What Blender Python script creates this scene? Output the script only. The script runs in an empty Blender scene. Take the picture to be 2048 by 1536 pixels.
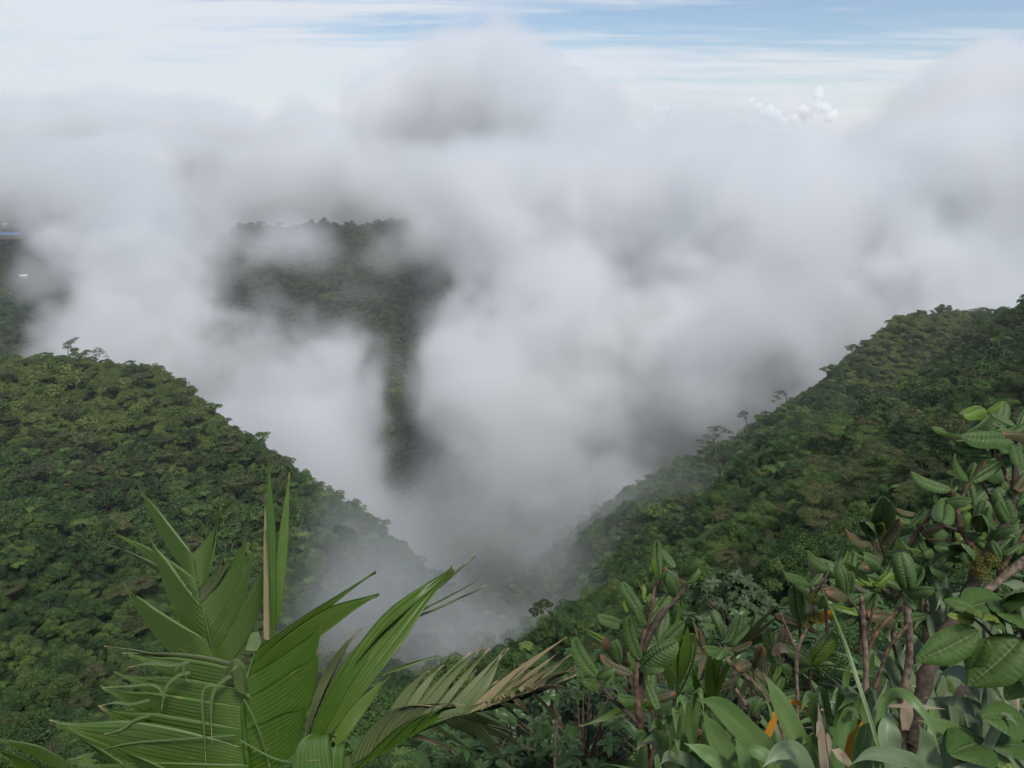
import bpy, math, random
import numpy as np
from mathutils import Vector, Matrix, Euler, Quaternion
R = math.radians
random.seed(7)
rng = np.random.default_rng(7)
scene = bpy.context.scene
col = scene.collection

# ---------------------------------------------------------------- camera
F = 1500.0                      # focal length in pixels of a 2048 px wide frame
PITCH = math.atan((768 - 245) / F)
cam_data = bpy.data.cameras.new('camera')
cam = bpy.data.objects.new('camera', cam_data)
col.objects.link(cam)
cam_data.sensor_width = 36.0
cam_data.lens = 36.0 * F / 2048.0
cam_data.clip_start = 0.05
cam_data.clip_end = 60000
cam.location = (0, 0, 0)
cam.rotation_euler = (R(90) - PITCH, 0, 0)
scene.camera = cam
CP, SP = math.cos(PITCH), math.sin(PITCH)

def at(px, py, d):
    """world point that stands d metres deep in front of the viewpoint, in the direction of a pixel of the photograph"""
    u, v = (px - 1024) / F, -(py - 768) / F
    return Vector((u * d, (CP + v * SP) * d, (-SP + v * CP) * d))

# ---------------------------------------------------------------- world, sun, exposure
SUN_EL, SUN_AZ = R(55), R(150)      # azimuth clockwise from +Y (behind the right shoulder)
world = bpy.data.worlds.new('World')
scene.world = world
world.use_nodes = True
wn, wl = world.node_tree.nodes, world.node_tree.links
wn.clear()
out = wn.new('ShaderNodeOutputWorld')
bg = wn.new('ShaderNodeBackground')
bg.inputs['Strength'].default_value = 0.05
sky = wn.new('ShaderNodeTexSky')
sky.sky_type = 'NISHITA'
sky.sun_disc = False
sky.sun_elevation = SUN_EL
sky.sun_rotation = SUN_AZ
sky.altitude = 1200
sky.air_density = 1.0
sky.dust_density = 0.4
sky.ozone_density = 4.0
def wnode(t, **kw):
    k = wn.new(t)
    for a_, v_ in kw.items():
        setattr(k, a_, v_)
    return k
def wmath(op, a, b=None, c=None):
    k = wnode('ShaderNodeMath', operation=op)
    for i_, v_ in enumerate((a, b, c)):
        if v_ is None: continue
        if isinstance(v_, (int, float)): k.inputs[i_].default_value = v_
        else: wl.new(v_, k.inputs[i_])
    return k.outputs[0]
tc = wnode('ShaderNodeTexCoord')
sx = wnode('ShaderNodeSeparateXYZ'); wl.new(tc.outputs['Generated'], sx.inputs[0])
up = wmath('ADD', wmath('MAXIMUM', sx.outputs[2], 0.0), 0.05)      # high cirrus sheet seen in perspective
cu = wmath('DIVIDE', sx.outputs[0], up); cv = wmath('DIVIDE', sx.outputs[1], up)
cmb = wnode('ShaderNodeCombineXYZ'); wl.new(cu, cmb.inputs[0]); wl.new(cv, cmb.inputs[1])
def streak(scale, sxy, rot, detail, off):
    mp = wnode('ShaderNodeMapping'); wl.new(cmb.outputs[0], mp.inputs[0])
    mp.inputs['Scale'].default_value = (sxy[0], sxy[1], 1); mp.inputs['Rotation'].default_value = (0, 0, R(rot)); mp.inputs['Location'].default_value = off
    nz = wnode('ShaderNodeTexNoise'); nz.inputs['Scale'].default_value = scale; nz.inputs['Detail'].default_value = detail
    nz.inputs['Roughness'].default_value = 0.6; nz.inputs['Distortion'].default_value = 0.6
    wl.new(mp.outputs[0], nz.inputs['Vector'])
    return nz.outputs[0]
n1 = streak(0.55, (0.5, 1.0), -8, 9, (3.1, 0.4, 0))
n2 = streak(1.6, (0.45, 1.5), 6, 8, (1.0, 2.2, 4))
lean = wmath('MULTIPLY', sx.outputs[0], -0.30)
cov = wmath('ADD', wmath('ADD', wmath('MULTIPLY', n1, 1.3), wmath('MULTIPLY', n2, 0.9)), lean)
low = wmath('MULTIPLY', wmath('SUBTRACT', 1.0, wmath('MINIMUM', wmath('MULTIPLY', wmath('MAXIMUM', sx.outputs[2], 0.0), 6.0), 1.0)), 0.42)
cov = wmath('ADD', cov, low)
mr = wnode('ShaderNodeMapRange'); mr.interpolation_type = 'SMOOTHSTEP'
mr.inputs['From Min'].default_value = 0.98; mr.inputs['From Max'].default_value = 1.46; mr.inputs['To Max'].default_value = 0.93
wl.new(cov, mr.inputs['Value'])
mix = wnode('ShaderNodeMix', data_type='RGBA')
wl.new(mr.outputs[0], mix.inputs['Factor'])
wl.new(sky.outputs[0], mix.inputs['A'])
mix.inputs['B'].default_value = (7.3, 7.6, 8.1, 1)                # sunlit thin cloud
wl.new(mix.outputs['Result'], bg.inputs['Color'])
wl.new(bg.outputs[0], out.inputs['Surface'])
sun_d = bpy.data.lights.new('sun', 'SUN')
sun_d.energy = 1.5
sun_d.angle = R(12)
sun_d.color = (1, 0.96, 0.9)
sun = bpy.data.objects.new('sun', sun_d)
col.objects.link(sun)
sd = Vector((math.sin(SUN_AZ) * math.cos(SUN_EL), math.cos(SUN_AZ) * math.cos(SUN_EL), math.sin(SUN_EL)))
sun.rotation_euler = (-sd).to_track_quat('-Z', 'Y').to_euler()
vs = scene.view_settings
vs.view_transform = 'Standard'; vs.look = 'None'; vs.gamma = 1; vs.use_curve_mapping = False
vs.exposure = 1.15
cy = scene.cycles
cy.max_bounces = 16; cy.diffuse_bounces = 3; cy.glossy_bounces = 2; cy.transmission_bounces = 3
cy.transparent_max_bounces = 8; cy.volume_bounces = 8
cy.volume_step_rate = 3.0
cy.volume_max_steps = 512
cy.use_denoising = True
cy.use_adaptive_sampling = True
cy.adaptive_threshold = 0.02

# ---------------------------------------------------------------- noise helpers (numpy)
def _basis(n, cells, lo):
    t = np.linspace(0, cells, n, endpoint=False) + lo
    i = np.floor(t).astype(int); f = t - i
    w = np.stack([(1-f)**3, 3*f**3-6*f**2+4, -3*f**3+3*f**2+3*f+1, f**3], 1) / 6
    M = np.zeros((n, i.max() + 5), np.float32)
    for k in range(4):
        M[np.arange(n), i + k] += w[:, k]
    return M

def noise3(shape, cells, g):
    Ms = [_basis(n, c, g.random()) for n, c in zip(shape, cells)]
    L = g.standard_normal([m.shape[1] for m in Ms]).astype(np.float32)
    A = np.tensordot(Ms[2], L, (1, 2))            # z,x,y
    A = np.tensordot(Ms[1], A, (1, 2))            # y,z,x
    A = np.tensordot(Ms[0], A, (1, 2))            # x,y,z
    return A / 0.35

def fbm3(shape, size, scale, octaves, g, gain=0.5):
    out = np.zeros(shape, np.float32); amp = 1.0
    for o in range(octaves):
        cells = [max(1.0, s / scale * 2**o) for s in size]
        out += amp * noise3(shape, cells, g)
        amp *= gain
    return out

# ---------------------------------------------------------------- materials
def new_mat(name):
    m = bpy.data.materials.new(name); m.use_nodes = True
    m.node_tree.nodes.clear()
    return m, m.node_tree.nodes, m.node_tree.links

# ---------------------------------------------------------------- terrain
CTRL = [
 # left spur crest
 (-300,700,330),(0,728,330),(140,728,325),(300,750,310),(400,800,295),(500,875,275),(600,955,255),(660,1010,240),(740,1075,222),(820,1140,205),(880,1215,190),(920,1290,175),
 # left spur face
 (-300,900,240),(0,900,240),(200,900,262),(400,950,255),(-300,1150,160),(0,1100,170),(300,1100,200),(500,1100,215),(0,1300,115),(300,1300,140),(550,1250,165),(700,1250,165),(0,1500,80),(300,1500,92),(600,1450,115),(800,1400,125),(860,1500,85),(-300,1500,75),
 # valley floor
 (960,1330,215),(960,1250,300),(980,1150,420),
 # near slope in front of the viewpoint
 (1100,1335,100),(1000,1450,70),(1150,1430,45),(1200,1330,85),(1330,1250,95),(1250,1200,170),(1150,1200,240),
 (1300,1150,200),(1430,1150,130),(1600,1180,70),(1500,1250,45),(1700,1150,55),
 # near right spur
 (1520,965,185),(1650,890,225),(1760,815,262),(1860,755,295),(1980,700,320),(2048,660,330),(2300,580,340),
 (1560,1050,150),(1750,960,150),(1700,1060,95),(1900,850,170),(2048,780,160),(2048,950,75),(2300,800,140),(2300,1000,50),
 # far right spur
 (1960,628,500),(1880,632,480),(1800,660,455),(1700,722,430),(1570,815,400),(1490,870,370),(1400,925,345),(1280,1015,310),(1200,1085,290),(1150,1150,275),
 (1450,980,290),(1560,910,300),(1700,840,315),(1350,1080,240),
 # middle mountain
 (480,452,1120),(560,452,1125),(640,460,1135),(710,470,1150),(850,470,1200),(960,500,1200),(1060,560,1180),(420,520,1100),(300,650,1050),
 (600,600,980),(800,600,960),(900,580,1000),(700,720,860),(800,760,820),(830,900,690),(900,1000,600),(1000,1060,540),(740,900,720),(1100,800,850),(1150,690,960),(1060,950,650),(1200,900,760),(600,780,880),
 # far left
 (0,640,760),(60,560,880),(0,480,1000),(120,470,1040),(0,400,1110),(120,400,1130),(250,440,1150),(-300,400,1100),(-300,620,760),
]
BACK = [  # behind crests: (px, depth, z)
 (0,450,-175),(300,430,-195),(500,400,-215),(650,380,-235),(-300,460,-130),(150,620,-270),(450,700,-310),(650,560,-300),(300,800,-330),
 (1700,560,-230),(1900,640,-220),(1500,520,-255),(1300,480,-265),(2100,640,-200),(2300,650,-180),(1750,390,-165),(1900,420,-150),
 (700,1400,-330),(900,1400,-340),(1100,1400,-350),(450,1400,-360),(1500,900,-340),(1450,560,-280),(1600,700,-290),(1450,700,-320),(1620,1000,-330),(1300,700,-330),(1250,850,-340),(1900,900,-330),(1300,1100,-350),
 (0,1700,-330),(-300,1700,-330),(0,2800,-420),(500,2500,-420),(1024,2400,-420),(1600,2000,-420),(2100,2000,-420),(-400,2800,-420),
 (-400,4500,-450),(0,4500,-450),(1024,4500,-450),(2100,4500,-450),(2400,4500,-450),
]
NEAR = [ # x, y, z near the viewpoint
 (0,0.0,-1.75),(0,1.2,-2.0),(0.6,1.7,-2.1),(0.8,2.5,-2.9),(-0.8,2.5,-3.0),(2,2.5,-2.4),(2.7,3.3,-2.9),(4,6,-4.4),(2.9,5,-4.4),(-3,2.5,-3.6),(0.5,4.1,-4.6),(2,4.6,-4.5),(0,6,-6.6),(2,7,-6.8),(-4,6,-7.0),(0,10,-10.8),(5,9,-8.0),(9,9,-6.2),(-8,12,-14),(0,20,-20.5),(8,18,-16),(16,20,-13.5),(-15,25,-27),(0,35,-33),(12,35,-30),(28,38,-26),(-30,45,-45),
 (-6,-3,-3),(6,-3,-1.6),(0,-8,-2),
]
P = [tuple(at(*c)) for c in CTRL]
for px, d, z in BACK:
    P.append(((px - 1024) / F * d, d * CP, z))
P += NEAR
P = np.array(P)
R0 = 3.0
def uv_of(x, y):
    r = np.hypot(x, y) + R0
    return np.arctan2(x, y + R0) * 2.2, np.log(r)
PU, PV = uv_of(P[:, 0], P[:, 1])
PT = P[:, 2] / (np.hypot(P[:, 0], P[:, 1]) + R0)
def _k(r2):
    return 0.5 * r2 * np.log(r2 + 1e-9)
n = len(P)
A = np.zeros((n + 3, n + 3))
A[:n, :n] = _k((PU[:, None] - PU)**2 + (PV[:, None] - PV)**2) + np.eye(n) * 0.0006
A[:n, n] = 1; A[:n, n+1] = PU; A[:n, n+2] = PV
A[n:, :n] = A[:n, n:].T
W = np.linalg.solve(A, np.concatenate([PT, np.zeros(3)]))
def ground_z(x, y):
    x = np.asarray(x, float); y = np.asarray(y, float)
    sh = x.shape; x = x.ravel(); y = y.ravel()
    u, v = uv_of(x, y)
    uc = np.clip(u, -2.1, 2.1)
    t = np.empty(len(x))
    for i in range(0, len(x), 20000):
        s = slice(i, i + 20000)
        r2 = (uc[s, None] - PU)**2 + (v[s, None] - PV)**2
        t[s] = _k(r2) @ W[:n] + W[n] + W[n+1] * uc[s] + W[n+2] * v[s]
    r = np.hypot(x, y) + R0
    z = t * r
    # gullies and bumps that grow with distance
    a = np.minimum(1.0, np.maximum(0, r - 25) / 150)
    z += a * (3.0 * np.sin(x / 13 + 1.3 * np.sin(y / 19)) * np.sin(y / 15 + 0.7 + np.sin(x / 21)) + 4.2 * np.sin(x / 29 + 1.2 * np.sin(y / 37)) + 4.0 * np.sin(x / 71 + y / 90) * np.sin(y / 83 - x / 120))
    b = np.minimum(1.0, np.maximum(0, r - 500) / 500)
    z += b * (6 * np.sin(x / 55 + 2 * np.sin(y / 160)) * np.sin(y / 210 + x / 300))
    return z.reshape(sh)

az = np.concatenate([np.linspace(-110, -42, 40, endpoint=False), np.linspace(-42, 42, 360, endpoint=False), np.linspace(42, 110, 41)])
rr = np.exp(np.linspace(math.log(R0 + 0.02), math.log(5000), 420)) - R0
AZ, RR = np.meshgrid(np.radians(az), rr, indexing='ij')
X = np.sin(AZ) * RR; Y = np.cos(AZ) * RR
Z = ground_z(X, Y)
na, nr = X.shape
verts = np.stack([X, Y, Z], -1).reshape(-1, 3)
idx = np.arange(na * nr).reshape(na, nr)
q = np.stack([idx[:-1, :-1], idx[1:, :-1], idx[1:, 1:], idx[:-1, 1:]], -1).reshape(-1, 4)[:, ::-1]
me = bpy.data.meshes.new('hillside')
me.vertices.add(len(verts)); me.vertices.foreach_set('co', verts.ravel().astype(np.float32))
me.loops.add(q.size); me.loops.foreach_set('vertex_index', q.ravel().astype(np.int32))
me.polygons.add(len(q)); me.polygons.foreach_set('loop_start', np.arange(0, q.size, 4, dtype=np.int32))
me.polygons.foreach_set('use_smooth', np.ones(len(q), bool))
me.update(calc_edges=True)
hill = bpy.data.objects.new('hillside', me); col.objects.link(hill)
hill['kind'] = 'structure'; hill['label'] = 'steep green forested hillsides round a deep valley'
m, N, L = new_mat('undergrowth')
o = N.new('ShaderNodeOutputMaterial'); b = N.new('ShaderNodeBsdfPrincipled')
b.inputs['Base Color'].default_value = (0.018, 0.024, 0.010, 1); b.inputs['Roughness'].default_value = 1.0; b.inputs['Specular IOR Level'].default_value = 0.1
L.new(b.outputs[0], o.inputs[0])
me.materials.append(m)

# ---------------------------------------------------------------- clouds
def volume_object(name, label, lo, hi, vox, density, mat):
    """cloud whose density (a numpy function of position) is sampled on a grid"""
    lo = np.array(lo, float); hi = np.array(hi, float)
    nx, ny, nz = [int(round((h - l) / vox)) + 1 for l, h in zip(lo, hi)]
    ax = [np.linspace(l, h, k, dtype=np.float32) for l, h, k in zip(lo, hi, (nx, ny, nz))]
    d = density(*ax).astype(np.float32)
    # fade to nothing at the borders of the grid
    me = bpy.data.meshes.new(name)
    me.vertices.add(d.size)
    at_ = me.attributes.new('d', 'FLOAT', 'POINT')
    at_.data.foreach_set('value', d.ravel())
    ob = bpy.data.objects.new(name, me); col.objects.link(ob)
    me.materials.append(mat)
    ng = bpy.data.node_groups.new(name, 'GeometryNodeTree')
    ng.interface.new_socket('Geometry', in_out='INPUT', socket_type='NodeSocketGeometry')
    ng.interface.new_socket('Geometry', in_out='OUTPUT', socket_type='NodeSocketGeometry')
    nn, ll = ng.nodes, ng.links
    gi = nn.new('NodeGroupInput'); go = nn.new('NodeGroupOutput')
    vc = nn.new('GeometryNodeVolumeCube')
    for k, v in zip(('Resolution X', 'Resolution Y', 'Resolution Z'), (nx, ny, nz)):
        vc.inputs[k].default_value = v
    vc.inputs['Min'].default_value = lo; vc.inputs['Max'].default_value = hi
    pos = nn.new('GeometryNodeInputPosition')
    sub = nn.new('ShaderNodeVectorMath'); sub.operation = 'SUBTRACT'; sub.inputs[1].default_value = lo
    div = nn.new('ShaderNodeVectorMath'); div.operation = 'MULTIPLY'
    div.inputs[1].default_value = [(k - 1) / (h - l) for k, l, h in zip((nx, ny, nz), lo, hi)]
    ll.new(pos.outputs[0], sub.inputs[0]); ll.new(sub.outputs[0], div.inputs[0])
    sep = nn.new('ShaderNodeSeparateXYZ'); ll.new(div.outputs[0], sep.inputs[0])
    ii = []
    for k, c in enumerate((nx, ny, nz)):
        f = nn.new('ShaderNodeMath'); f.operation = 'ROUND'; ll.new(sep.outputs[k], f.inputs[0])
        cl = nn.new('ShaderNodeClamp'); cl.inputs['Max'].default_value = c - 1; ll.new(f.outputs[0], cl.inputs[0])
        fi = nn.new('FunctionNodeFloatToInt'); ll.new(cl.outputs[0], fi.inputs[0])
        ii.append(fi)
    def imath(op, a, b):
        k = nn.new('FunctionNodeIntegerMath'); k.operation = op
        for s, v in ((0, a), (1, b)):
            if isinstance(v, int): k.inputs[s].default_value = v
            else: ll.new(v.outputs[0], k.inputs[s])
        return k
    ix = imath('ADD', imath('MULTIPLY', imath('ADD', imath('MULTIPLY', ii[0], ny), ii[1]), nz), ii[2])
    na_ = nn.new('GeometryNodeInputNamedAttribute'); na_.data_type = 'FLOAT'; na_.inputs[0].default_value = 'd'
    si = nn.new('GeometryNodeSampleIndex'); si.data_type = 'FLOAT'; si.domain = 'POINT'
    ll.new(gi.outputs[0], si.inputs['Geometry'])
    ll.new(na_.outputs[0], si.inputs['Value']); ll.new(ix.outputs[0], si.inputs['Index'])
    ll.new(si.outputs[0], vc.inputs['Density'])
    sm = nn.new('GeometryNodeSetMaterial'); sm.inputs['Material'].default_value = mat
    ll.new(vc.outputs[0], sm.inputs[0]); ll.new(sm.outputs[0], go.inputs[0])
    mod = ob.modifiers.new('grid', 'NODES'); mod.node_group = ng
    ob['kind'] = 'stuff'; ob['label'] = label
    return ob

def cloud_mat(name, dens):
    m, N, L = new_mat(name)
    o = N.new('ShaderNodeOutputMaterial'); v = N.new('ShaderNodeVolumePrincipled')
    v.inputs['Color'].default_value = (0.974, 0.978, 0.981, 1)
    v.inputs['Density'].default_value = dens
    v.inputs['Anisotropy'].default_value = 0.2
    v.inputs['Density Attribute'].default_value = 'density'
    L.new(v.outputs[0], o.inputs['Volume'])
    return m

def smooth(a, b, x):
    t = np.clip((x - a) / (b - a), 0, 1)
    return t * t * (3 - 2 * t)

TOPS = [(-500,150),(0,205),(100,230),(250,185),(400,195),(600,220),(690,225),(740,165),(810,100),(900,60),(1000,75),(1100,110),(1200,165),(1300,230),(1400,235),(1460,225),(1510,255),(1560,285),(1650,290),(1750,265),(1850,200),(1950,115),(2060,60),(2300,50),(2600,90)]
BLOBS = [ # px, py, depth, radius px across, radius px up, radius m deep, density
 (290,410,900,180,130,150,1),(340,560,800,190,130,110,.9),(400,690,650,220,130,110,.9),(540,820,520,190,130,90,.95),(650,930,410,140,120,80,.75),(560,880,380,100,90,60,.6),(700,860,460,90,110,60,.6),
 (150,320,900,260,80,180,1),(420,330,950,120,90,150,1),(600,320,1050,330,75,120,1),(860,240,1250,150,70,110,1),(1980,370,1000,170,110,120,1),(1290,470,800,130,100,100,.9),(210,630,760,110,60,90,.3),(700,1010,370,110,110,70,.32),
 (670,720,600,85,70,60,.6),(740,850,500,80,80,50,.5),(500,600,740,110,90,70,.7),
 (1180,430,900,270,150,180,1),(1420,600,760,300,180,120,1),(1130,640,680,180,150,120,.8),(1300,800,580,230,190,100,.85),
 (970,480,760,100,110,70,.9),(960,620,680,90,80,70,.5),(960,770,620,100,110,80,.6),(1000,870,560,100,80,70,.4),
 (1080,800,580,160,150,100,.7),(1180,950,460,200,120,80,.3),(1700,500,800,420,150,110,1),(1680,640,760,250,110,90,.9),
 (860,1110,310,230,120,60,.22),(1010,1180,260,240,140,50,.22),(1150,1070,320,190,130,60,.26),(980,1050,420,220,70,50,.2),
 (760,1120,160,190,160,38,.30),(930,1260,132,180,150,34,.42),(1190,1100,170,170,140,38,.30),(1060,1270,130,150,100,30,.2),(650,1030,185,140,110,40,.4),
 (265,600,760,110,120,110,.9),(300,650,600,150,90,80,.6),
]
CLEAR = [(925,935,500,75,32,90),(770,700,620,40,60,90),(840,690,600,38,100,150),(850,850,520,28,70,100),(25,520,860,105,110,420),(15,590,720,95,60,280),(5,560,650,115,140,130),(690,530,860,200,100,360),(840,600,840,75,85,280),(800,720,740,48,95,200),(830,850,620,34,75,130),(890,960,550,90,30,110),(740,630,840,110,70,240)]
WISPS = [(690,550,860,90,30,45,.22),(640,470,960,180,30,60,.12),(800,455,980,120,40,60,.2),(460,500,980,60,80,90,.35),(890,490,980,50,70,70,.45),(620,660,820,110,35,50,.18),(890,720,680,45,110,60,.14),(900,880,560,70,60,60,.10)]
VEILS = [(1080,1230,138,110,70,20,.5),(1400,770,540,200,130,80,.7),(1290,870,450,150,100,60,.5),(1480,850,400,110,60,40,.2),(1440,940,280,190,60,40,.24),(1320,1040,260,150,70,45,.30),(700,1090,160,120,110,34,.40),(800,1180,138,150,130,32,.55),(920,1300,118,160,110,26,.65),(1170,1160,180,140,130,40,.5),(860,1400,98,110,80,18,.4),(1010,1220,190,150,110,36,.34),(640,1000,190,90,70,30,.25)]
SPLIT = 760
NEAR_SEED = 37
def bank(near):
  def density(x, y, z):
    X, Y, Z = np.meshgrid(x, y, z, indexing='ij', sparse=True)
    sh = (len(x), len(y), len(z)); size = (x[-1]-x[0], y[-1]-y[0], z[-1]-z[0])
    g = np.random.default_rng(NEAR_SEED if near else 5)
    k_ = 0.62 if near else 1.0
    def billow(scale, octaves, gain=0.58):
        o_ = np.zeros(sh, np.float32); a_ = 1.0
        for k in range(octaves):
            o_ += a_ * (np.abs(noise3(sh, [max(1.0, q_ / scale * 2**k) for q_ in size], g)) * 1.25 - 1.0); a_ *= gain
        return o_
    wx = noise3(sh, [q_ / 260 for q_ in size], g) * 20 * k_ + noise3(sh, [q_ / 90 for q_ in size], g) * 10 * k_ + noise3(sh, [q_ / 40 for q_ in size], g) * 4
    wz = noise3(sh, [q_ / 260 for q_ in size], g) * 16 * k_ + noise3(sh, [q_ / 90 for q_ in size], g) * 9 * k_ + noise3(sh, [q_ / 40 for q_ in size], g) * 4
    bl = np.clip(billow(190 * k_, 4 + near), -1.15, 1.0)
    nz = np.clip(fbm3(sh, size, 100 * k_, 4 + near, g, 0.68), -1.5, 1.5)
    if near:
        dens = np.zeros(sh, np.float32)
    else:
        tops = [(at(p, q, 1350).x, at(p, q, 1350).z) for p, q in TOPS]
        top = np.interp(x, *zip(*tops))[:, None, None]
        s = np.minimum((top - 25 - Z - wz * 0.7) / 62, (Y - 1180) / 110)
        dens = smooth(-0.2, 1.15, s + 0.24 * bl + 0.26 * nz)
    def ball(px, py, d, rx, rz, ry):
        c = at(px, py, d); rx *= d / F; rz *= d / F
        m_ = 2.0
        i0, i1 = np.searchsorted(x, (c.x - m_ * rx - 30, c.x + m_ * rx + 30)); j0, j1 = np.searchsorted(y, (c.y - m_ * ry, c.y + m_ * ry)); k0, k1 = np.searchsorted(z, (c.z - m_ * rz - 30, c.z + m_ * rz + 30))
        s_ = (slice(i0, i1), slice(j0, j1), slice(k0, k1))
        q = np.sqrt(((X[i0:i1] + wx[s_] - c.x) / rx)**2 + ((Y[:, j0:j1] - c.y) / ry)**2 + ((Z[:, :, k0:k1] + wz[s_] - c.z) / rz)**2)
        return s_, q
    for *e_, a in BLOBS:
        s_, q = ball(*e_)
        if q.size == 0: continue
        v = a * smooth(-0.1, 1.0, 1.35 - q + (0.36 if near else 0.22) * bl[s_] + 0.22 * nz[s_])
        dens[s_] = np.maximum(dens[s_], v) + 0.3 * np.minimum(dens[s_], v)
    for e_ in CLEAR:
        s_, q = ball(*e_)
        if q.size: dens[s_] *= 1 - smooth(0.0, 0.5, 1.38 - q - 0.14 * bl[s_] - 0.12 * nz[s_])
    for *e_, a in WISPS:
        s_, q = ball(*e_)
        if q.size: dens[s_] += a * smooth(-0.1, 1.2, 1.25 - q + 0.3 * bl[s_] + 0.35 * nz[s_])
    veil = np.zeros(sh, np.float32)
    for *e_, a in VEILS:
        s_, q = ball(*e_)
        if q.size: veil[s_] += a * smooth(0.0, 1.3, 1.4 - q + 0.16 * bl[s_] + 0.18 * nz[s_]) * np.clip(.9 + .3 * nz[s_], .4, 1.5)
    w = smooth(SPLIT - 40, SPLIT + 40, Y)
    edge = smooth(x[0], x[0] + 50, X) * smooth(-x[-1], -x[-1] + 50, -X) * smooth(y[0], y[0] + 40, Y) * smooth(-z[-1], -z[-1] + 30, -Z) * ((1 - w) if near else w * smooth(-y[-1], -y[-1] + 60, -Y))
    return (dens * np.clip(0.78 + (0.5 if near else 0.3) * nz, 0.12, 1.5) + veil + 0.005) * edge
  return density

CLOUD = cloud_mat('cloud', 0.032)
volume_object('valley_mist', 'torn grey mist rising out of the valley between the spurs', (-480, 20, -400), (560, SPLIT + 40, 70), 5, bank(1), CLOUD)
volume_object('cloud_bank', 'grey white cloud bank drifting over the far side of the valley', (-1300, SPLIT - 40, -430), (1300, 1700, 260), 8, bank(0), CLOUD)

def cumulus(name_, label, px, py, rpx, seed, d=15000, lump=((0, 0, 1),)):
    """far sunlit heap cloud; lumps are (across, up, radius) in units of its half width"""
    c0 = np.array(at(px, py, d)); s_ = rpx * d / F
    def density(x, y, z):
        X, Y, Z = np.meshgrid(x, y, z, indexing='ij', sparse=True)
        sh = (len(x), len(y), len(z)); size = (x[-1]-x[0], y[-1]-y[0], z[-1]-z[0]); g = np.random.default_rng(seed)
        b_ = sum(.55**k * (np.abs(noise3(sh, [q_ / (s_ * .5) * 2**k for q_ in size], g)) * 1.25 - 1) for k in range(4))
        o_ = np.full(sh, -9.0, np.float32)
        for a_, u_, r_ in lump:
            q = np.sqrt((X - c0[0] - a_ * s_)**2 + (Y - c0[1])**2 + (Z - c0[2] - u_ * s_)**2) / (r_ * s_)
            o_ = np.maximum(o_, (1 - q) * r_ * 2)
        return smooth(0.0, .30, o_ + .13 * b_) * smooth(-.6 * s_, -.2 * s_, Z - c0[2])
    volume_object(name_, label, c0 - np.array([1.5, .7, .6]) * s_, c0 + np.array([1.5, .7, 1.6]) * s_, s_ / 26, density, CUMU)
CUMU = cloud_mat('cumulus_white', 0.03)
CUMU.node_tree.nodes['Principled Volume'].inputs['Color'].default_value = (1, 1, 1, 1)
CUMU.node_tree.nodes['Principled Volume'].inputs['Anisotropy'].default_value = 0.0
cumulus('cumulus_cloud', 'bright white distant cumulus tip above the right cloud bank', 1625, 232, 50, 1, lump=((0, .4, .35), (.1, .8, .28), (-.35, .1, .4), (-.6, -.1, .3), (.45, .3, .3), (.8, 0, .3)))
cumulus('cumulus_cloud', 'smaller white distant cumulus left of the brightest one', 1528, 236, 48, 2, lump=((-.6, .7, .22), (-.3, .45, .28), (.1, .2, .32), (.5, 0, .3), (.9, -.1, .25)))
cumulus('cumulus_cloud', 'little white distant cumulus over the middle cloud bank', 1322, 226, 24, 3, lump=((0, .2, .4), (-.4, .3, .3), (.5, .1, .35)))
cumulus('cumulus_cloud', 'white distant cumulus beside the far right cloud tower', 2050, 270, 70, 4, lump=((0, .6, .45), (-.4, .1, .45), (.4, .4, .5), (-.7, -.1, .3)))

# ---------------------------------------------------------------- tree kit
def mesh_from(name, verts, faces, mats=(), mat_idx=None, smooth_=False, tone=None):
    me = bpy.data.meshes.new(name)
    verts = np.asarray(verts, np.float32)
    faces = np.asarray(faces, np.int32)
    k = faces.shape[1]
    me.vertices.add(len(verts)); me.vertices.foreach_set('co', verts.ravel())
    me.loops.add(faces.size); me.loops.foreach_set('vertex_index', faces.ravel())
    me.polygons.add(len(faces)); me.polygons.foreach_set('loop_start', np.arange(0, faces.size, k, dtype=np.int32))
    if smooth_: me.polygons.foreach_set('use_smooth', np.ones(len(faces), bool))
    for m in mats: me.materials.append(m)
    if mat_idx is not None: me.polygons.foreach_set('material_index', np.asarray(mat_idx, np.int32))
    if tone is not None:
        t = me.attributes.new('tone', 'FLOAT', 'POINT'); t.data.foreach_set('value', np.asarray(tone, np.float32))
    me.update(calc_edges=True)
    return me

def nrm(v):
    return v / (np.linalg.norm(v, axis=-1, keepdims=True) + 1e-9)

def leaf_cloud(g, centres, radii, tones, count, size, flat=0.7, up=0.5, droop=0.0, aspect=0.5, shell=0.35):
    """leaf-sized faces spread through the outer part of several lobes"""
    centres = np.asarray(centres, float); radii = np.asarray(radii, float)
    w = radii**2; w /= w.sum()
    k = g.choice(len(centres), count, p=w)
    d = nrm(g.standard_normal((count, 3)))
    low = d[:, 2] < -0.25
    d[low, 2] *= -1
    rad = radii[k] * (1 - shell * g.random(count)**1.5)
    pos = centres[k] + d * rad[:, None] * np.array([1, 1, flat])
    n = nrm(d * 0.7 + np.array([0, 0, up]) + g.standard_normal((count, 3)) * 0.45)
    t = nrm(np.cross(n, g.standard_normal((count, 3))))
    t[:, 2] -= droop; t = nrm(t)
    b = np.cross(n, t)
    s = size * (0.6 + 0.8 * g.random(count))[:, None]
    v = np.empty((count, 4, 3))
    v[:, 0] = pos - t * s * 0.5
    v[:, 1] = pos + b * s * aspect * 0.5 + n * s * 0.08
    v[:, 2] = pos + t * s * 0.5 - n * s * 0.1
    v[:, 3] = pos - b * s * aspect * 0.5 + n * s * 0.08
    f = np.arange(count * 4).reshape(count, 4)
    tone = np.repeat(np.asarray(tones)[k] + g.normal(0, 0.13, count), 4)
    return v.reshape(-1, 3), f, tone

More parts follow.
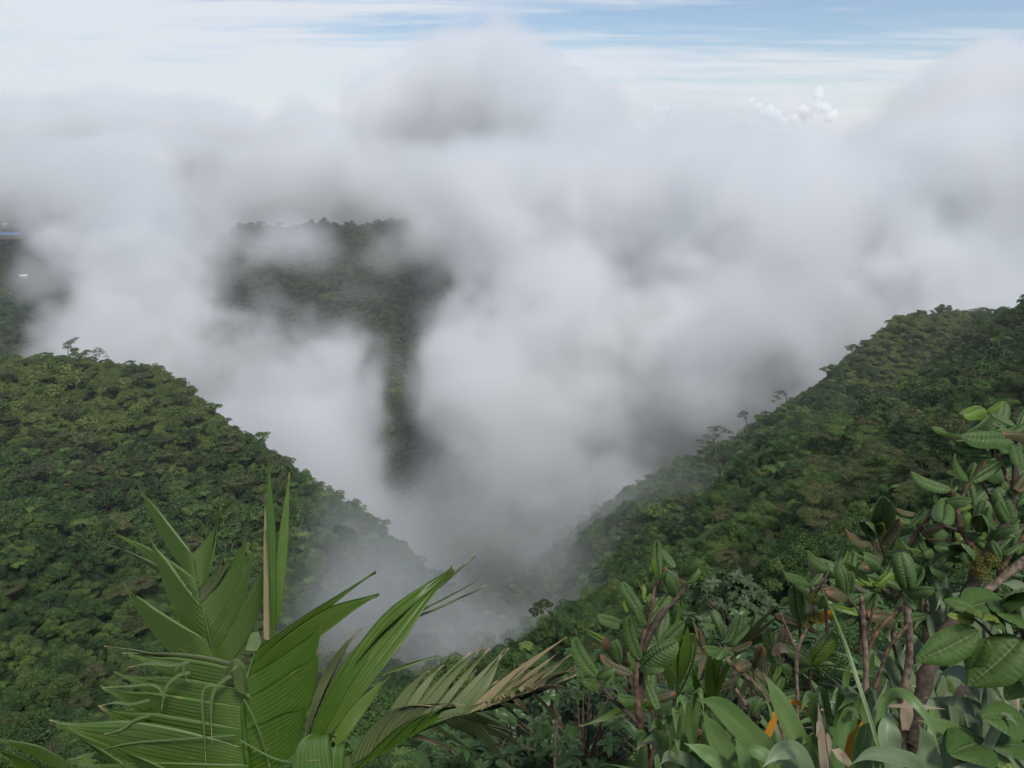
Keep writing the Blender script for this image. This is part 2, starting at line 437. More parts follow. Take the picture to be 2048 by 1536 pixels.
def tube(points, radii, sides=6):
    pts = np.asarray(points, float); n = len(pts)
    d = np.gradient(pts, axis=0); d = nrm(d)
    ref = np.array([0.31, 0.93, 0.2])
    a = nrm(np.cross(d, ref)); b = np.cross(d, a)
    th = np.arange(sides) * 2 * np.pi / sides
    r = np.asarray(radii, float)[:, None, None]
    v = pts[:, None] + r * (np.cos(th)[None, :, None] * a[:, None] + np.sin(th)[None, :, None] * b[:, None])
    i = np.arange(n * sides).reshape(n, sides); j = np.roll(i, -1, 1)
    f = np.stack([i[:-1], j[:-1], j[1:], i[1:]], -1).reshape(-1, 4)
    return v.reshape(-1, 3), f

def join(parts):
    vs_, fs_, o = [], [], 0
    for v, f in parts:
        vs_.append(v); fs_.append(np.asarray(f) + o); o += len(v)
    return np.concatenate(vs_), np.concatenate(fs_)

def foliage_mat(name, ramp, rough=0.5, spec=0.2, inst=0.5, trans=0.0):
    m, N, L = new_mat(name)
    o = N.new('ShaderNodeOutputMaterial'); b = N.new('ShaderNodeBsdfPrincipled')
    at_ = N.new('ShaderNodeAttribute'); at_.attribute_name = 'tone'
    oi = N.new('ShaderNodeObjectInfo')
    mm = N.new('ShaderNodeMath'); mm.operation = 'MULTIPLY_ADD'; mm.inputs[1].default_value = inst; 
    L.new(oi.outputs['Random'], mm.inputs[0]); L.new(at_.outputs['Fac'], mm.inputs[2])
    cr = N.new('ShaderNodeValToRGB'); e = cr.color_ramp.elements
    for i, (p, c) in enumerate(ramp):
        k = e[i] if i < 2 else e.new(p)
        k.position = p; k.color = (*c, 1)
    L.new(mm.outputs[0], cr.inputs[0])
    L.new(cr.outputs[0], b.inputs['Base Color'])
    b.inputs['Roughness'].default_value = rough; b.inputs['Specular IOR Level'].default_value = spec
    if trans:
        tr = N.new('ShaderNodeBsdfTranslucent'); mx = N.new('ShaderNodeMixShader'); mx.inputs[0].default_value = trans
        L.new(cr.outputs[0], tr.inputs[0]); L.new(b.outputs[0], mx.inputs[1]); L.new(tr.outputs[0], mx.inputs[2]); L.new(mx.outputs[0], o.inputs[0])
    else:
        L.new(b.outputs[0], o.inputs[0])
    return m

GREEN = foliage_mat('forest_leaves', [(0.0, (.009, .022, .007)), (0.30, (.020, .047, .013)), (0.56, (.041, .084, .022)), (0.80, (.078, .132, .031)), (1.0, (.125, .17, .042))])
BROWN = foliage_mat('brown_tinged_leaves', [(0.0, (.018, .024, .009)), (0.4, (.034, .046, .015)), (0.7, (.058, .072, .024)), (1.0, (.09, .10, .036))])
VINE = foliage_mat('vine_leaves', [(0.0, (.034, .056, .013)), (0.4, (.064, .10, .022)), (0.7, (.10, .138, .032)), (1.0, (.14, .165, .045))])
LIME = foliage_mat('young_leaves', [(0.0, (.04, .075, .014)), (0.5, (.085, .14, .028)), (1.0, (.15, .21, .05))])
def bark_mat(name, c1, c2, scale):
    m, N, L = new_mat(name)
    o = N.new('ShaderNodeOutputMaterial'); b = N.new('ShaderNodeBsdfPrincipled')
    tc_ = N.new('ShaderNodeTexCoord'); nz = N.new('ShaderNodeTexNoise'); nz.inputs['Scale'].default_value = scale; nz.inputs['Detail'].default_value = 5
    L.new(tc_.outputs['Object'], nz.inputs['Vector'])
    cr = N.new('ShaderNodeValToRGB'); cr.color_ramp.elements[0].position = 0.35; cr.color_ramp.elements[1].position = 0.68
    cr.color_ramp.elements[0].color = (*c1, 1); cr.color_ramp.elements[1].color = (*c2, 1)
    L.new(nz.outputs[0], cr.inputs[0]); L.new(cr.outputs[0], b.inputs['Base Color'])
    b.inputs['Roughness'].default_value = 0.85
    bp = N.new('ShaderNodeBump'); bp.inputs['Strength'].default_value = 0.6; bp.inputs['Distance'].default_value = 0.3 / scale
    L.new(nz.outputs[0], bp.inputs['Height']); L.new(bp.outputs[0], b.inputs['Normal'])
    L.new(b.outputs[0], o.inputs[0])
    return m
TRUNK = bark_mat('mossy_bark', (.03, .028, .018), (.11, .095, .07), 4.0)

def crown_geo(kind, seed, fine=1.0):
    """(crown verts, faces, tone), (trunk verts, faces); unit: crown about 1 across, tree about 1 tall, base at z=0"""
    g = np.random.default_rng(seed)
    if kind in ('round', 'brown', 'lime'):
        k = g.integers(20, 30)
        ang = g.random(k) * 6.283; rad = np.sqrt(g.random(k)) * 0.42
        c = np.stack([np.cos(ang) * rad, np.sin(ang) * rad, 0.82 - rad * 1.35 + g.normal(0, 0.08, k)], 1)
        r = 0.095 + 0.075 * g.random(k)
        tones = 0.12 + 0.38 * g.random(k)
        cg = leaf_cloud(g, c, r, tones, int(2100 * fine**2), (0.055 if kind != 'brown' else 0.048) / fine, 0.72, 0.5)
        br = [tube([(0, 0, -0.25), (0.01, 0.02, 0.25), (0, 0, 0.55)], [0.035, 0.025, 0.014])]
        for i in range(4):
            br.append(tube([(0.0, 0.01, 0.2 + 0.07 * i), (c[i] * 0.5 + np.array([0, 0, 0.2])), c[i]], [0.018, 0.013, 0.006], 5))
    elif kind == 'umbrella':
        k = g.integers(8, 12)
        ang = g.random(k) * 6.283; rad = np.sqrt(g.random(k)) * 0.45
        c = np.stack([np.cos(ang) * rad, np.sin(ang) * rad, 0.92 - rad * 0.35 + g.normal(0, 0.04, k)], 1)
        r = 0.14 + 0.07 * g.random(k)
        cg = leaf_cloud(g, c, r, 0.2 + 0.25 * g.random(k), int(1300 * fine**2), 0.06 / fine, 0.35, 0.9)
        br = [tube([(0, 0, -0.2), (0.02, 0.0, 0.3), (0, 0.02, 0.7)], [0.03, 0.022, 0.014])]
        for i in range(6):
            br.append(tube([(0.01, 0.01, 0.5 + 0.03 * i), c[i] * np.array([.5, .5, .9]), c[i]], [0.015, 0.011, 0.005], 5))
    elif kind == 'fern':
        vs_, fs_, o, tn = [], [], 0, []
        for i in range(13):
            a = i * 2.399 + g.normal(0, 0.15); l = 0.42 + 0.12 * g.random(); lift = 0.1 + 0.25 * g.random()
            m_ = 12
            for j in range(m_):
                t = (j + 0.7) / m_
                p = np.array([math.cos(a) * l * t, math.sin(a) * l * t, 0.85 + lift * (t - 1.25 * t * t)])
                w = 0.11 * math.sin(math.pi * min(1, t * 0.92 + 0.08)) + 0.01
                sd_ = np.array([-math.sin(a), math.cos(a), -0.25]); fw = np.array([math.cos(a), math.sin(a), 0.1 - t * 0.6]) * l / m_ * 0.42
                for sg in (1, -1):
                    q_ = sd_ * np.array([sg, sg, 1]) * w
                    vs_ += [p - fw, p + fw, p + fw * 1.2 + q_, p - fw * 0.1 + q_]
                    fs_.append([o, o + 1, o + 2, o + 3]); o += 4
                    tn += [0.42 + g.normal(0, 0.04)] * 4
        cg = (np.array(vs_), np.array(fs_), np.array(tn))
        br = [tube([(0, 0, -0.2), (0.015, 0, 0.4), (0, 0, 0.86)], [0.03, 0.024, 0.02])]
    elif kind in ('mound', 'vine'):
        k = 10
        ang = g.random(k) * 6.283; rad = np.sqrt(g.random(k)) * 0.42
        c = np.stack([np.cos(ang) * rad, np.sin(ang) * rad, 0.22 - rad * 0.25 + g.normal(0, 0.04, k)], 1)
        r = 0.17 + 0.1 * g.random(k)
        cg = leaf_cloud(g, c, r, 0.35 + 0.2 * g.random(k), int(1100 * fine**2), 0.075 / fine, 0.8, 0.6)
        br = [tube([(0, 0, -0.2), (0, 0.01, 0.2)], [0.02, 0.01], 4)]
    return cg, join(br)

KIT = []            # (kind, crown mesh, trunk mesh, whole mesh)
kit_col = bpy.data.collections.new('forest_kit')
KINDS_ = ['round'] * 4 + ['brown'] * 2 + ['umbrella'] * 2 + ['fern'] * 2 + ['mound'] * 2 + ['lime'] + ['vine'] * 2
NK = len(KINDS_)
for lod, fine in enumerate((1.0, 2.1)):
    for i, kd in enumerate(KINDS_):
        (cv_, cf_, ct_), (tv_, tf_) = crown_geo(kd, 40 + i, fine)
        mt = {'brown': BROWN, 'lime': LIME, 'vine': VINE}.get(kd, GREEN)
        if kd == 'umbrella' and i % 2: mt = BROWN
        if lod:
            KIT.append((kd, mesh_from(kd + '_crown', cv_, cf_, [mt], tone=ct_), mesh_from('trunk', tv_, tf_, [TRUNK], smooth_=True)))
        wv, wf = join([(cv_, cf_), (tv_, tf_)])
        whole = mesh_from(kd + '_tree', wv, wf, [mt, TRUNK], np.r_[np.zeros(len(cf_)), np.ones(len(tf_))], tone=np.r_[ct_, np.zeros(len(tv_))])
        ob = bpy.data.objects.new('kit_%d_%02d' % (lod, i), whole); kit_col.objects.link(ob)

# ---------------------------------------------------------------- where the forest grows
g = np.random.default_rng(11)
runmax = np.maximum.accumulate(np.where(RR > 4, Z / (RR + 0.1), -9), axis=1)
def visible(x, y, z, slack):
    r = np.hypot(x, y); a_ = np.degrees(np.arctan2(x, y))
    ia = np.clip(np.searchsorted(az, a_) , 0, na - 1); ir = np.clip(np.searchsorted(rr, r), 0, nr - 1)
    return (z + slack) / r >= runmax[ia, ir] - 0.004
px_, py_, pd_ = [], [], []
r = 16.0
spots = []
while r < 2600:
    dia = float(np.interp(r, [16, 40, 90, 200, 400, 1000, 2500], [1.6, 2.4, 3.7, 5.2, 5.4, 8.5, 15]))
    step = dia * 0.54
    nn_ = int(math.radians(116) * r / step)
    a_ = np.radians(-57 + 116 * (np.arange(nn_) + g.random(nn_)) / nn_)
    r_ = r + (g.random(nn_) - 0.5) * step
    spots.append(np.stack([np.sin(a_) * r_, np.cos(a_) * r_, np.full(nn_, dia)], 1))
    r += step
spots = np.concatenate(spots)
sx_, sy_, sd_ = spots.T
sz_ = ground_z(sx_, sy_)
keep = visible(sx_, sy_, sz_, sd_ * 1.1) 
sx_, sy_, sz_, sd_ = sx_[keep], sy_[keep], sz_[keep], sd_[keep]
print('forest spots', len(sx_))
ns = len(sx_)
sr_ = np.hypot(sx_, sy_)
patch = np.sin(sx_ / 19 + 2 * np.sin(sy_ / 37)) + np.sin(sy_ / 23 + 1.5 * np.sin(sx_ / 29)) + g.normal(0, 0.7, ns)
kind_i = g.choice([0, 1, 2, 3], ns)
u_ = g.random(ns)
kind_i = np.where(patch < -1.8, g.choice([4, 5, 7], ns), kind_i)
kind_i = np.where(u_ < 0.08, g.choice([6, 7], ns), kind_i)
fern_ = u_ > 0.955
kind_i = np.where(fern_, g.choice([8, 9], ns), kind_i)
kind_i = np.where((patch > 1.5) & (u_ > 0.3) & (u_ < 0.9), g.choice([10, 11], ns), kind_i)
kind_i = np.where((u_ > 0.92) & (u_ < 0.935), 12, kind_i)
vc_ = at(190, 770, 295)
vd_ = np.hypot((sx_ - vc_.x) / 75, (sy_ - vc_.y) / 48) + g.normal(0, .18, ns)
vr_ = at(1900, 690, 430)
vd_ = np.minimum(vd_, np.hypot((sx_ - vr_.x) / 60, (sy_ - vr_.y) / 60) + g.normal(0, .25, ns))
kind_i = np.where((vd_ < 1) & (u_ > .12), g.choice([13, 14], ns), kind_i)
size_ = sd_ * (0.6 + 0.5 * g.random(ns)) * np.where(g.random(ns) < 0.2, 1.5, 1.0) * np.where(g.random(ns) < 0.05, 1.5, 1.0) * np.where(g.random(ns) < 0.3, .7, 1.0)
rot_ = g.random(ns) * 6.283

def instanced(name, label, kit, pts, idx_, size, rot, tall):
    me = bpy.data.meshes.new(name)
    me.vertices.add(len(pts)); me.vertices.foreach_set('co', np.asarray(pts, np.float32).ravel())
    for nm, ty, v in (('pick', 'INT', idx_), ('size', 'FLOAT', size), ('turn', 'FLOAT', rot), ('tall', 'FLOAT', tall)):
        at_ = me.attributes.new(nm, ty, 'POINT'); at_.data.foreach_set('value', np.asarray(v, np.int32 if ty == 'INT' else np.float32))
    ob = bpy.data.objects.new(name, me); col.objects.link(ob)
    ng = bpy.data.node_groups.new(name, 'GeometryNodeTree')
    ng.interface.new_socket('Geometry', in_out='INPUT', socket_type='NodeSocketGeometry')
    ng.interface.new_socket('Geometry', in_out='OUTPUT', socket_type='NodeSocketGeometry')
    nn, ll = ng.nodes, ng.links
    gi = nn.new('NodeGroupInput'); go = nn.new('NodeGroupOutput')
    ip = nn.new('GeometryNodeInstanceOnPoints'); ci = nn.new('GeometryNodeCollectionInfo')
    ci.inputs['Collection'].default_value = kit; ci.inputs['Separate Children'].default_value = True; ci.inputs['Reset Children'].default_value = True
    ip.inputs['Pick Instance'].default_value = True
    def attr(nm, ty):
        k = nn.new('GeometryNodeInputNamedAttribute'); k.data_type = ty; k.inputs[0].default_value = nm; return k
    a1, a2, a3, a4 = attr('pick', 'INT'), attr('size', 'FLOAT'), attr('turn', 'FLOAT'), attr('tall', 'FLOAT')
    cs = nn.new('ShaderNodeCombineXYZ'); ll.new(a2.outputs[0], cs.inputs[0]); ll.new(a2.outputs[0], cs.inputs[1]); ll.new(a4.outputs[0], cs.inputs[2])
    cr_ = nn.new('ShaderNodeCombineXYZ'); ll.new(a3.outputs[0], cr_.inputs[2])
    ll.new(gi.outputs[0], ip.inputs['Points']); ll.new(ci.outputs[0], ip.inputs['Instance'])
    ll.new(a1.outputs[0], ip.inputs['Instance Index']); ll.new(cr_.outputs[0], ip.inputs['Rotation']); ll.new(cs.outputs[0], ip.inputs['Scale'])
    ll.new(ip.outputs[0], go.inputs[0])
    mod = ob.modifiers.new('scatter', 'NODES'); mod.node_group = ng
    ob['kind'] = 'stuff'; ob['label'] = label
    return ob

size_ = np.where(fern_, sd_ * 0.8, size_)
tall_ = size_ * (0.8 + 0.5 * g.random(ns))
dep_ = sy_ * CP - (sz_ + tall_ * .8) * SP
gx_ = 1024 + F * sx_ / dep_; gy_ = 768 - F * (sy_ * SP + (sz_ + tall_ * .8) * CP) / dep_
gap_ = (gx_ > 1035) & (gx_ < 1150) & (gy_ < 1325) & (gy_ > 1150) & (dep_ < 101) & (dep_ > 20)
size_ = np.where(gap_, size_ * .35, size_); tall_ = np.where(gap_, tall_ * .3, tall_)
# the trees that show largest are things of their own
score = size_ / sr_
score[((kind_i >= 10) & (kind_i < 12)) | (kind_i > 12)] *= 0.4
score[(np.abs(gx_ - 1024) > 1050) | (gy_ > 1560)] = 0
pick = np.argsort(-score)[:290]
is_big = np.zeros(ns, bool); is_big[pick] = True
rest = ~is_big
instanced('forest', 'dense green cloud forest canopy covering the hillsides', kit_col, np.stack([sx_, sy_, sz_], 1)[rest], (kind_i + NK * (sr_ < 170))[rest], size_[rest], rot_[rest], tall_[rest])
MARKS = [(60,700,'on the crest of the left spur'),(60,820,'on the upper left hillside'),(330,790,'on the right shoulder of the left spur'),(500,900,'along the misty edge of the left spur'),
 (60,980,'halfway down the left hillside'),(300,980,'behind the tallest palm leaflet'),(470,1020,'beside the palm spear leaf'),(620,1020,'where the left spur sinks into mist'),
 (60,1150,'low on the left hillside'),(190,1200,'beside the left palm leaflet tips'),(60,1350,'at the foot of the left hillside'),(200,1400,'behind the ragged left tips of the palm'),(60,1480,'in the lower left hollow below the palm'),(640,1150,'behind the middle of the palm in thin mist'),
 (760,1250,'behind the right arching palm frond'),(850,1400,'in the gully behind the low palm frond'),(820,1510,'beside the bright lobed leaf tree'),(1000,1420,'below the dry palm tips'),(1030,1520,'on the slope under the low palm frond'),(1100,1330,'beside the lone wind bent tree'),
 (1250,1120,'on the misty slope behind the upright quilted shrub'),(1330,1200,'just behind the upright quilted shrub'),(1450,1050,'on the right slope above the small palm'),(1560,960,'on the edge of the near right spur'),(1500,1160,'on the right slope beyond the grey green shrub'),
 (1650,1050,'left of the tall quilted shrub'),(1700,880,'on the upper edge of the near right spur'),(1850,800,'high on the right spur'),(1980,720,'near the top of the right spur'),(1800,920,'behind the tall quilted shrub'),(1980,850,'above the top leaves of the tall quilted shrub'),(1650,1200,'behind the bright yellow green leaves')]
FW, UPV = Vector((0, CP, -SP)), Vector((0, SP, CP))
def pix_of(p):
    d_ = p.dot(FW); return 1024 + F * p.x / d_, 768 - F * p.dot(UPV) / d_, d_
def tree_label(kd, p, tone, sc):
    px, py, d_ = pix_of(p)
    mk = min(MARKS, key=lambda q: (q[0] - px)**2 + (q[1] - py)**2)[2]
    big = 'large ' if sc > np.quantile(score[pick], .8) else ''
    return big + {'round': 'rounded green tree', 'brown': 'brownish green tree', 'lime': 'pale yellow green tree', 'umbrella': 'flat topped layered tree',
            'fern': 'tree fern with spreading fronds', 'mound': 'low leafy shrub', 'vine': 'light green vine shrub'}[kd] + ' ' + mk
for i in pick:
    kd, cm, tm = KIT[kind_i[i]]
    nm = 'tree_fern' if kd == 'fern' else ('shrub' if kd in ('mound', 'vine') else 'tree')
    e = bpy.data.objects.new(nm, None); col.objects.link(e)
    e.location = (sx_[i], sy_[i], sz_[i]); e.rotation_euler.z = rot_[i]; e.scale = (size_[i], size_[i], tall_[i])
    lb = tree_label(kd, Vector((sx_[i], sy_[i], sz_[i] + tall_[i] * .7)), 0, score[i])
    e['label'] = lb; e['category'] = nm.replace('_', ' '); e['group'] = 'alike: ' + lb
    for pn, mm in (('crown', cm), ('trunk', tm)):
        c = bpy.data.objects.new(pn, mm); col.objects.link(c); c.parent = e

# ---------------------------------------------------------------- foreground plants: leaf builders
def leaf_mat(name, c_dark, c_light, under, rough=0.4, spec=0.4, trans=0.12, stripes=0.0, edge=None, edge_from=0.93, spots=None, vary=0.35, vein=None, rib=None, rib_pow=2.0):
    """leaf skin: stripes run along the blade, edge is the dry tip colour, spots are blemishes, vein the midrib colour"""
    m, N, L = new_mat(name)
    def node(t, **kw):
        k = N.new(t)
        for a_, v_ in kw.items(): setattr(k, a_, v_)
        return k
    def mth(op, a, b=None, clamp=False):
        k = node('ShaderNodeMath', operation=op); k.use_clamp = clamp
        for i_, v_ in enumerate((a, b)):
            if v_ is None: continue
            if isinstance(v_, (int, float)): k.inputs[i_].default_value = v_
            else: L.new(v_, k.inputs[i_])
        return k.outputs[0]
    def mixc(f, a, b):
        k = node('ShaderNodeMix', data_type='RGBA')
        for s_, v_ in (('Factor', f), ('A', a), ('B', b)):
            if isinstance(v_, (int, float)): k.inputs[s_].default_value = v_
            elif isinstance(v_, tuple): k.inputs[s_].default_value = (*v_, 1)
            else: L.new(v_, k.inputs[s_])
        return k.outputs['Result']
    o = node('ShaderNodeOutputMaterial'); b = node('ShaderNodeBsdfPrincipled')
    al = node('ShaderNodeAttribute', attribute_name='along'); ac = node('ShaderNodeAttribute', attribute_name='across')
    oi = node('ShaderNodeObjectInfo'); tc_ = node('ShaderNodeTexCoord')
    nz = node('ShaderNodeTexNoise'); nz.inputs['Scale'].default_value = 9; nz.inputs['Detail'].default_value = 5
    L.new(tc_.outputs['Object'], nz.inputs['Vector'])
    f = mth('ADD', mth('MULTIPLY', oi.outputs['Random'], vary), mth('MULTIPLY', nz.outputs[0], 1.0 - vary), True)
    c = mixc(f, c_dark, c_light)
    if stripes:
        cb = node('ShaderNodeCombineXYZ'); L.new(mth('MULTIPLY', ac.outputs['Fac'], 14.0), cb.inputs[0]); L.new(mth('MULTIPLY', al.outputs['Fac'], 1.5), cb.inputs[1]); L.new(mth('MULTIPLY', oi.outputs['Random'], 31.0), cb.inputs[2])
        n2_ = node('ShaderNodeTexNoise'); n2_.inputs['Scale'].default_value = 1.6; n2_.inputs['Detail'].default_value = 4
        L.new(cb.outputs[0], n2_.inputs['Vector'])
        st = mth('MULTIPLY', mth('SUBTRACT', n2_.outputs[0], 0.45, True), stripes * 4, True)
        c = mixc(st, c, tuple(min(1, x_ * 2.1 + 0.012) for x_ in c_light))
    ge = node('ShaderNodeNewGeometry')
    c = mixc(mth('MULTIPLY', ge.outputs['Backfacing'], 0.85), c, under)
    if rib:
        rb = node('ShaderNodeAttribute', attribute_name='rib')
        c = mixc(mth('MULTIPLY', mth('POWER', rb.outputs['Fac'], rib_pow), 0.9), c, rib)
    if vein:
        vn = mth('LESS_THAN', mth('ABSOLUTE', mth('SUBTRACT', ac.outputs['Fac'], 0.5)), 0.022)
        c = mixc(mth('MULTIPLY', vn, 0.8), c, vein)
    if spots:
        n3 = node('ShaderNodeTexNoise'); n3.inputs['Scale'].default_value = 5; n3.inputs['Detail'].default_value = 3
        cb3 = node('ShaderNodeCombineXYZ'); L.new(mth('MULTIPLY', ac.outputs['Fac'], 5.0), cb3.inputs[0]); L.new(mth('MULTIPLY', al.outputs['Fac'], 1.6), cb3.inputs[1]); L.new(mth('MULTIPLY', oi.outputs['Random'], 57.0), cb3.inputs[2])
        L.new(cb3.outputs[0], n3.inputs['Vector'])
        c = mixc(mth('MULTIPLY', mth('SUBTRACT', n3.outputs[0], 0.64, True), 9.0, True), c, spots)
    if edge:
        e1 = mth('ADD', al.outputs['Fac'], mth('MULTIPLY', mth('SUBTRACT', nz.outputs[0], 0.5), 0.25))
        c = mixc(mth('MULTIPLY', mth('SUBTRACT', e1, edge_from, True), 14.0, True), c, edge)
    L.new(c, b.inputs['Base Color'])
    b.inputs['Roughness'].default_value = rough; b.inputs['Specular IOR Level'].default_value = spec
    tr = node('ShaderNodeBsdfTranslucent'); mx = node('ShaderNodeMixShader'); mx.inputs[0].default_value = trans
    L.new(c, tr.inputs[0]); L.new(b.outputs[0], mx.inputs[1]); L.new(tr.outputs[0], mx.inputs[2]); L.new(mx.outputs[0], o.inputs[0])
    return m

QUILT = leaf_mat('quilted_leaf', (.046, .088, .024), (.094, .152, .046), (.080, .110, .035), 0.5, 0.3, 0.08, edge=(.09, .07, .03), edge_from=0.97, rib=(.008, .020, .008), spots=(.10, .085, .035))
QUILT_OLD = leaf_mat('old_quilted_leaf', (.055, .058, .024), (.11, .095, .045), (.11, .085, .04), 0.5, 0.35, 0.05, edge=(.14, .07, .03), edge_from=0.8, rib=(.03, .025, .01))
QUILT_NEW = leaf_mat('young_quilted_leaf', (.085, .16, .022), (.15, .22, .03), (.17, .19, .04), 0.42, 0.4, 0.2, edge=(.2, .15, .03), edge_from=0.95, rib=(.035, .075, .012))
PALM_M = leaf_mat('palm_leaflet', (.034, .080, .006), (.080, .148, .014), (.060, .110, .022), 0.42, 0.35, 0.18, 0.03, edge=(.24, .18, .09), edge_from=0.97, spots=(.20, .17, .03), rib=(.12, .19, .05), rib_pow=4.0)
PALM_PALE = leaf_mat('pale_palm_leaflet', (.050, .085, .024), (.10, .135, .045), (.035, .055, .018), 0.5, 0.3, 0.15, 0.08, edge=(.30, .24, .14), edge_from=0.86, spots=(.2, .16, .07), rib=(.15, .17, .08))
PALM_DRY = leaf_mat('dry_palm_leaflet', (.20, .17, .09), (.34, .30, .17), (.22, .18, .10), 0.65, 0.2, 0.15, 0.1, rib=(.16, .12, .06))
PALM_DARK = leaf_mat('deep_green_palm_leaflet', (.023, .064, .004), (.054, .116, .010), (.050, .095, .016), 0.42, 0.35, 0.12, 0.03, edge=(.2, .15, .05), edge_from=0.96, spots=(.17, .14, .02), rib=(.075, .145, .022), rib_pow=4.0)
STRAP = leaf_mat('strap_leaf', (.052, .104, .026), (.105, .168, .052), (.11, .155, .06), 0.45, 0.35, 0.12, 0.16, edge=(.2, .14, .06), edge_from=0.95, spots=(.16, .14, .05))
STRAP_GREY = leaf_mat('grey_green_strap_leaf', (.090, .135, .062), (.170, .215, .120), (.15, .19, .10), 0.48, 0.35, 0.12, 0.15, edge=(.25, .17, .08), edge_from=0.95, spots=(.20, .17, .08))
STRAP_DRY = leaf_mat('dead_strap_leaf', (.18, .14, .09), (.32, .26, .18), (.26, .2, .13), 0.75, 0.15, 0.1, 0.1)
STRAP_ORANGE = leaf_mat('orange_dying_leaf', (.30, .12, .012), (.42, .20, .02), (.30, .13, .02), 0.55, 0.3, 0.15, 0.04)
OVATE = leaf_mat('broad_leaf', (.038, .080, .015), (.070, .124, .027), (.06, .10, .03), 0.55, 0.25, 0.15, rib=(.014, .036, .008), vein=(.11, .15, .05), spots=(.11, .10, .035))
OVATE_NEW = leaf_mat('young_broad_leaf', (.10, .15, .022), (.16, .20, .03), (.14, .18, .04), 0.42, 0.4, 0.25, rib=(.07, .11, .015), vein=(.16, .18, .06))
GLOSSY = leaf_mat('glossy_shrub_leaf', (.028, .064, .014), (.058, .11, .028), (.06, .10, .035), 0.4, 0.4, 0.12)
GLOSSY_GREY = leaf_mat('grey_green_shrub_leaf', (.034, .060, .022), (.068, .100, .040), (.06, .085, .038), 0.5, 0.3, 0.12)
LIME_LEAF = leaf_mat('bright_lobed_leaf', (.06, .14, .018), (.10, .20, .028), (.09, .16, .035), 0.5, 0.3, 0.3)
RED_BARK = bark_mat('reddish_bark', (.030, .016, .010), (.15, .085, .05), 45.0)
GREY_BARK = bark_mat('brown_bark', (.045, .030, .020), (.21, .155, .11), 45.0)
DARK_BARK = bark_mat('dark_bark', (.025, .018, .012), (.08, .055, .035), 50.0)
MOSS = foliage_mat('golden_moss', [(0.0, (.03, .035, .008)), (0.5, (.085, .085, .015)), (1.0, (.14, .12, .025))], inst=0.1)

def grid_mesh(name, V, mat, smooth_=True, rib=None):
    """V: rows x columns x 3; rows run along the leaf, columns across"""
    nt, nu = V.shape[:2]
    i = np.arange(nt * nu).reshape(nt, nu)
    f = np.stack([i[:-1, :-1], i[:-1, 1:], i[1:, 1:], i[1:, :-1]], -1).reshape(-1, 4)
    me = mesh_from(name, V.reshape(-1, 3), f, [mat], smooth_=smooth_)
    T, U = np.meshgrid(np.linspace(0, 1, nt), np.linspace(0, 1, nu), indexing='ij')
    for nm, v in (('along', T), ('across', U)) + ((('rib', rib),) if rib is not None else ()):
        a_ = me.attributes.new(nm, 'FLOAT', 'POINT'); a_.data.foreach_set('value', v.ravel().astype(np.float32))
    return me

def leaf_grid(width, ridges, amp, bend, cup, roll, seed, pointy=0.0, lean=0.22, nu=11, per=4):
    """unit-long leaf along +Y facing +Z, quilted between its side veins"""
    g = np.random.default_rng(seed)
    nt = ridges * per + 1
    t = np.linspace(0, 1, nt)[:, None]; u = np.linspace(-1, 1, nu)[None, :]
    w = (1 - np.abs(2 * t**0.92 - 1)**(2.3 if pointy else 2.9))**(0.62 if pointy else 0.66)
    if pointy: w = w * (1 - pointy * smooth(0.5, 1.0, t)) + 0.0
    w = np.maximum(w, 0.03) * width / 2
    ph = ridges * (t - lean * np.abs(u) * w / (width / 2) * 0.5) + g.random()
    wav = np.abs(np.sin(np.pi * ph))**0.6
    env = np.minimum(1, (1 - np.abs(u)) * 4 + 0.15) * np.minimum(1, np.abs(u) * 5 + 0.1)
    zz = amp * wav * env - 0.035 * width * np.exp(-(u / 0.09)**2) + cup * np.abs(u) * w - roll * width * np.abs(u)**3 * (w / (width / 2))
    xx = u * w * (1 - 0.25 * roll * np.abs(u)**2) + 0.03 * np.sin(3 * t + g.random() * 6)
    ang = bend * (t - 0.25) + 0.12 * np.sin(5 * t + g.random() * 6)
    dt = 1.0 / (nt - 1)
    yc = np.cumsum(np.cos(ang), 0) * dt; zc = -np.cumsum(np.sin(ang), 0) * dt
    zz = zz + amp * 0.5 * g.standard_normal((nt, nu)) * 0.3
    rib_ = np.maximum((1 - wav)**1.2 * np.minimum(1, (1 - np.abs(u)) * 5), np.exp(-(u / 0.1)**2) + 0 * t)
    V = np.stack(np.broadcast_arrays(xx, yc - zz * np.sin(-ang) * 0 + 0 * u, zc + zz * np.cos(ang)), -1)
    V = V - V[:1, nu // 2:nu // 2 + 1]
    return V, rib_

def place(parent, name, me, base, tip, facing=None, roll=0.0, ref_len=None, wide=1.0):
    """link mesh ME so that its unit length runs from base to tip, its face turned to FACING"""
    base, tip = Vector(base), Vector(tip)
    yv = tip - base; ln = yv.length; yv.normalize()
    fz = Vector(facing) if facing is not None else (-base).normalized() * 0.8 + Vector((0, 0, 0.8))
    xv = yv.cross(fz); xv.normalize()
    zv = xv.cross(yv)
    M = Matrix((xv, yv, zv)).transposed() @ Matrix.Rotation(roll, 3, 'Y')
    o = bpy.data.objects.new(name, me); col.objects.link(o)
    o.parent = parent
    o.matrix_basis = Matrix.Translation(base - parent_pos(parent)) @ (M @ Matrix.Diagonal((ln * wide, ln, ln))).to_4x4()
    return o

POS = {}
def parent_pos(p):
    v = Vector((0, 0, 0))
    while p is not None:
        v += p.location; p = p.parent
    return v

def thing(name, label, cat, loc, group=None):
    e = bpy.data.objects.new(name, None); col.objects.link(e)
    e.location = loc; e['label'] = label; e['category'] = cat; e.empty_display_size = 0.2
    if group: e['group'] = group
    return e

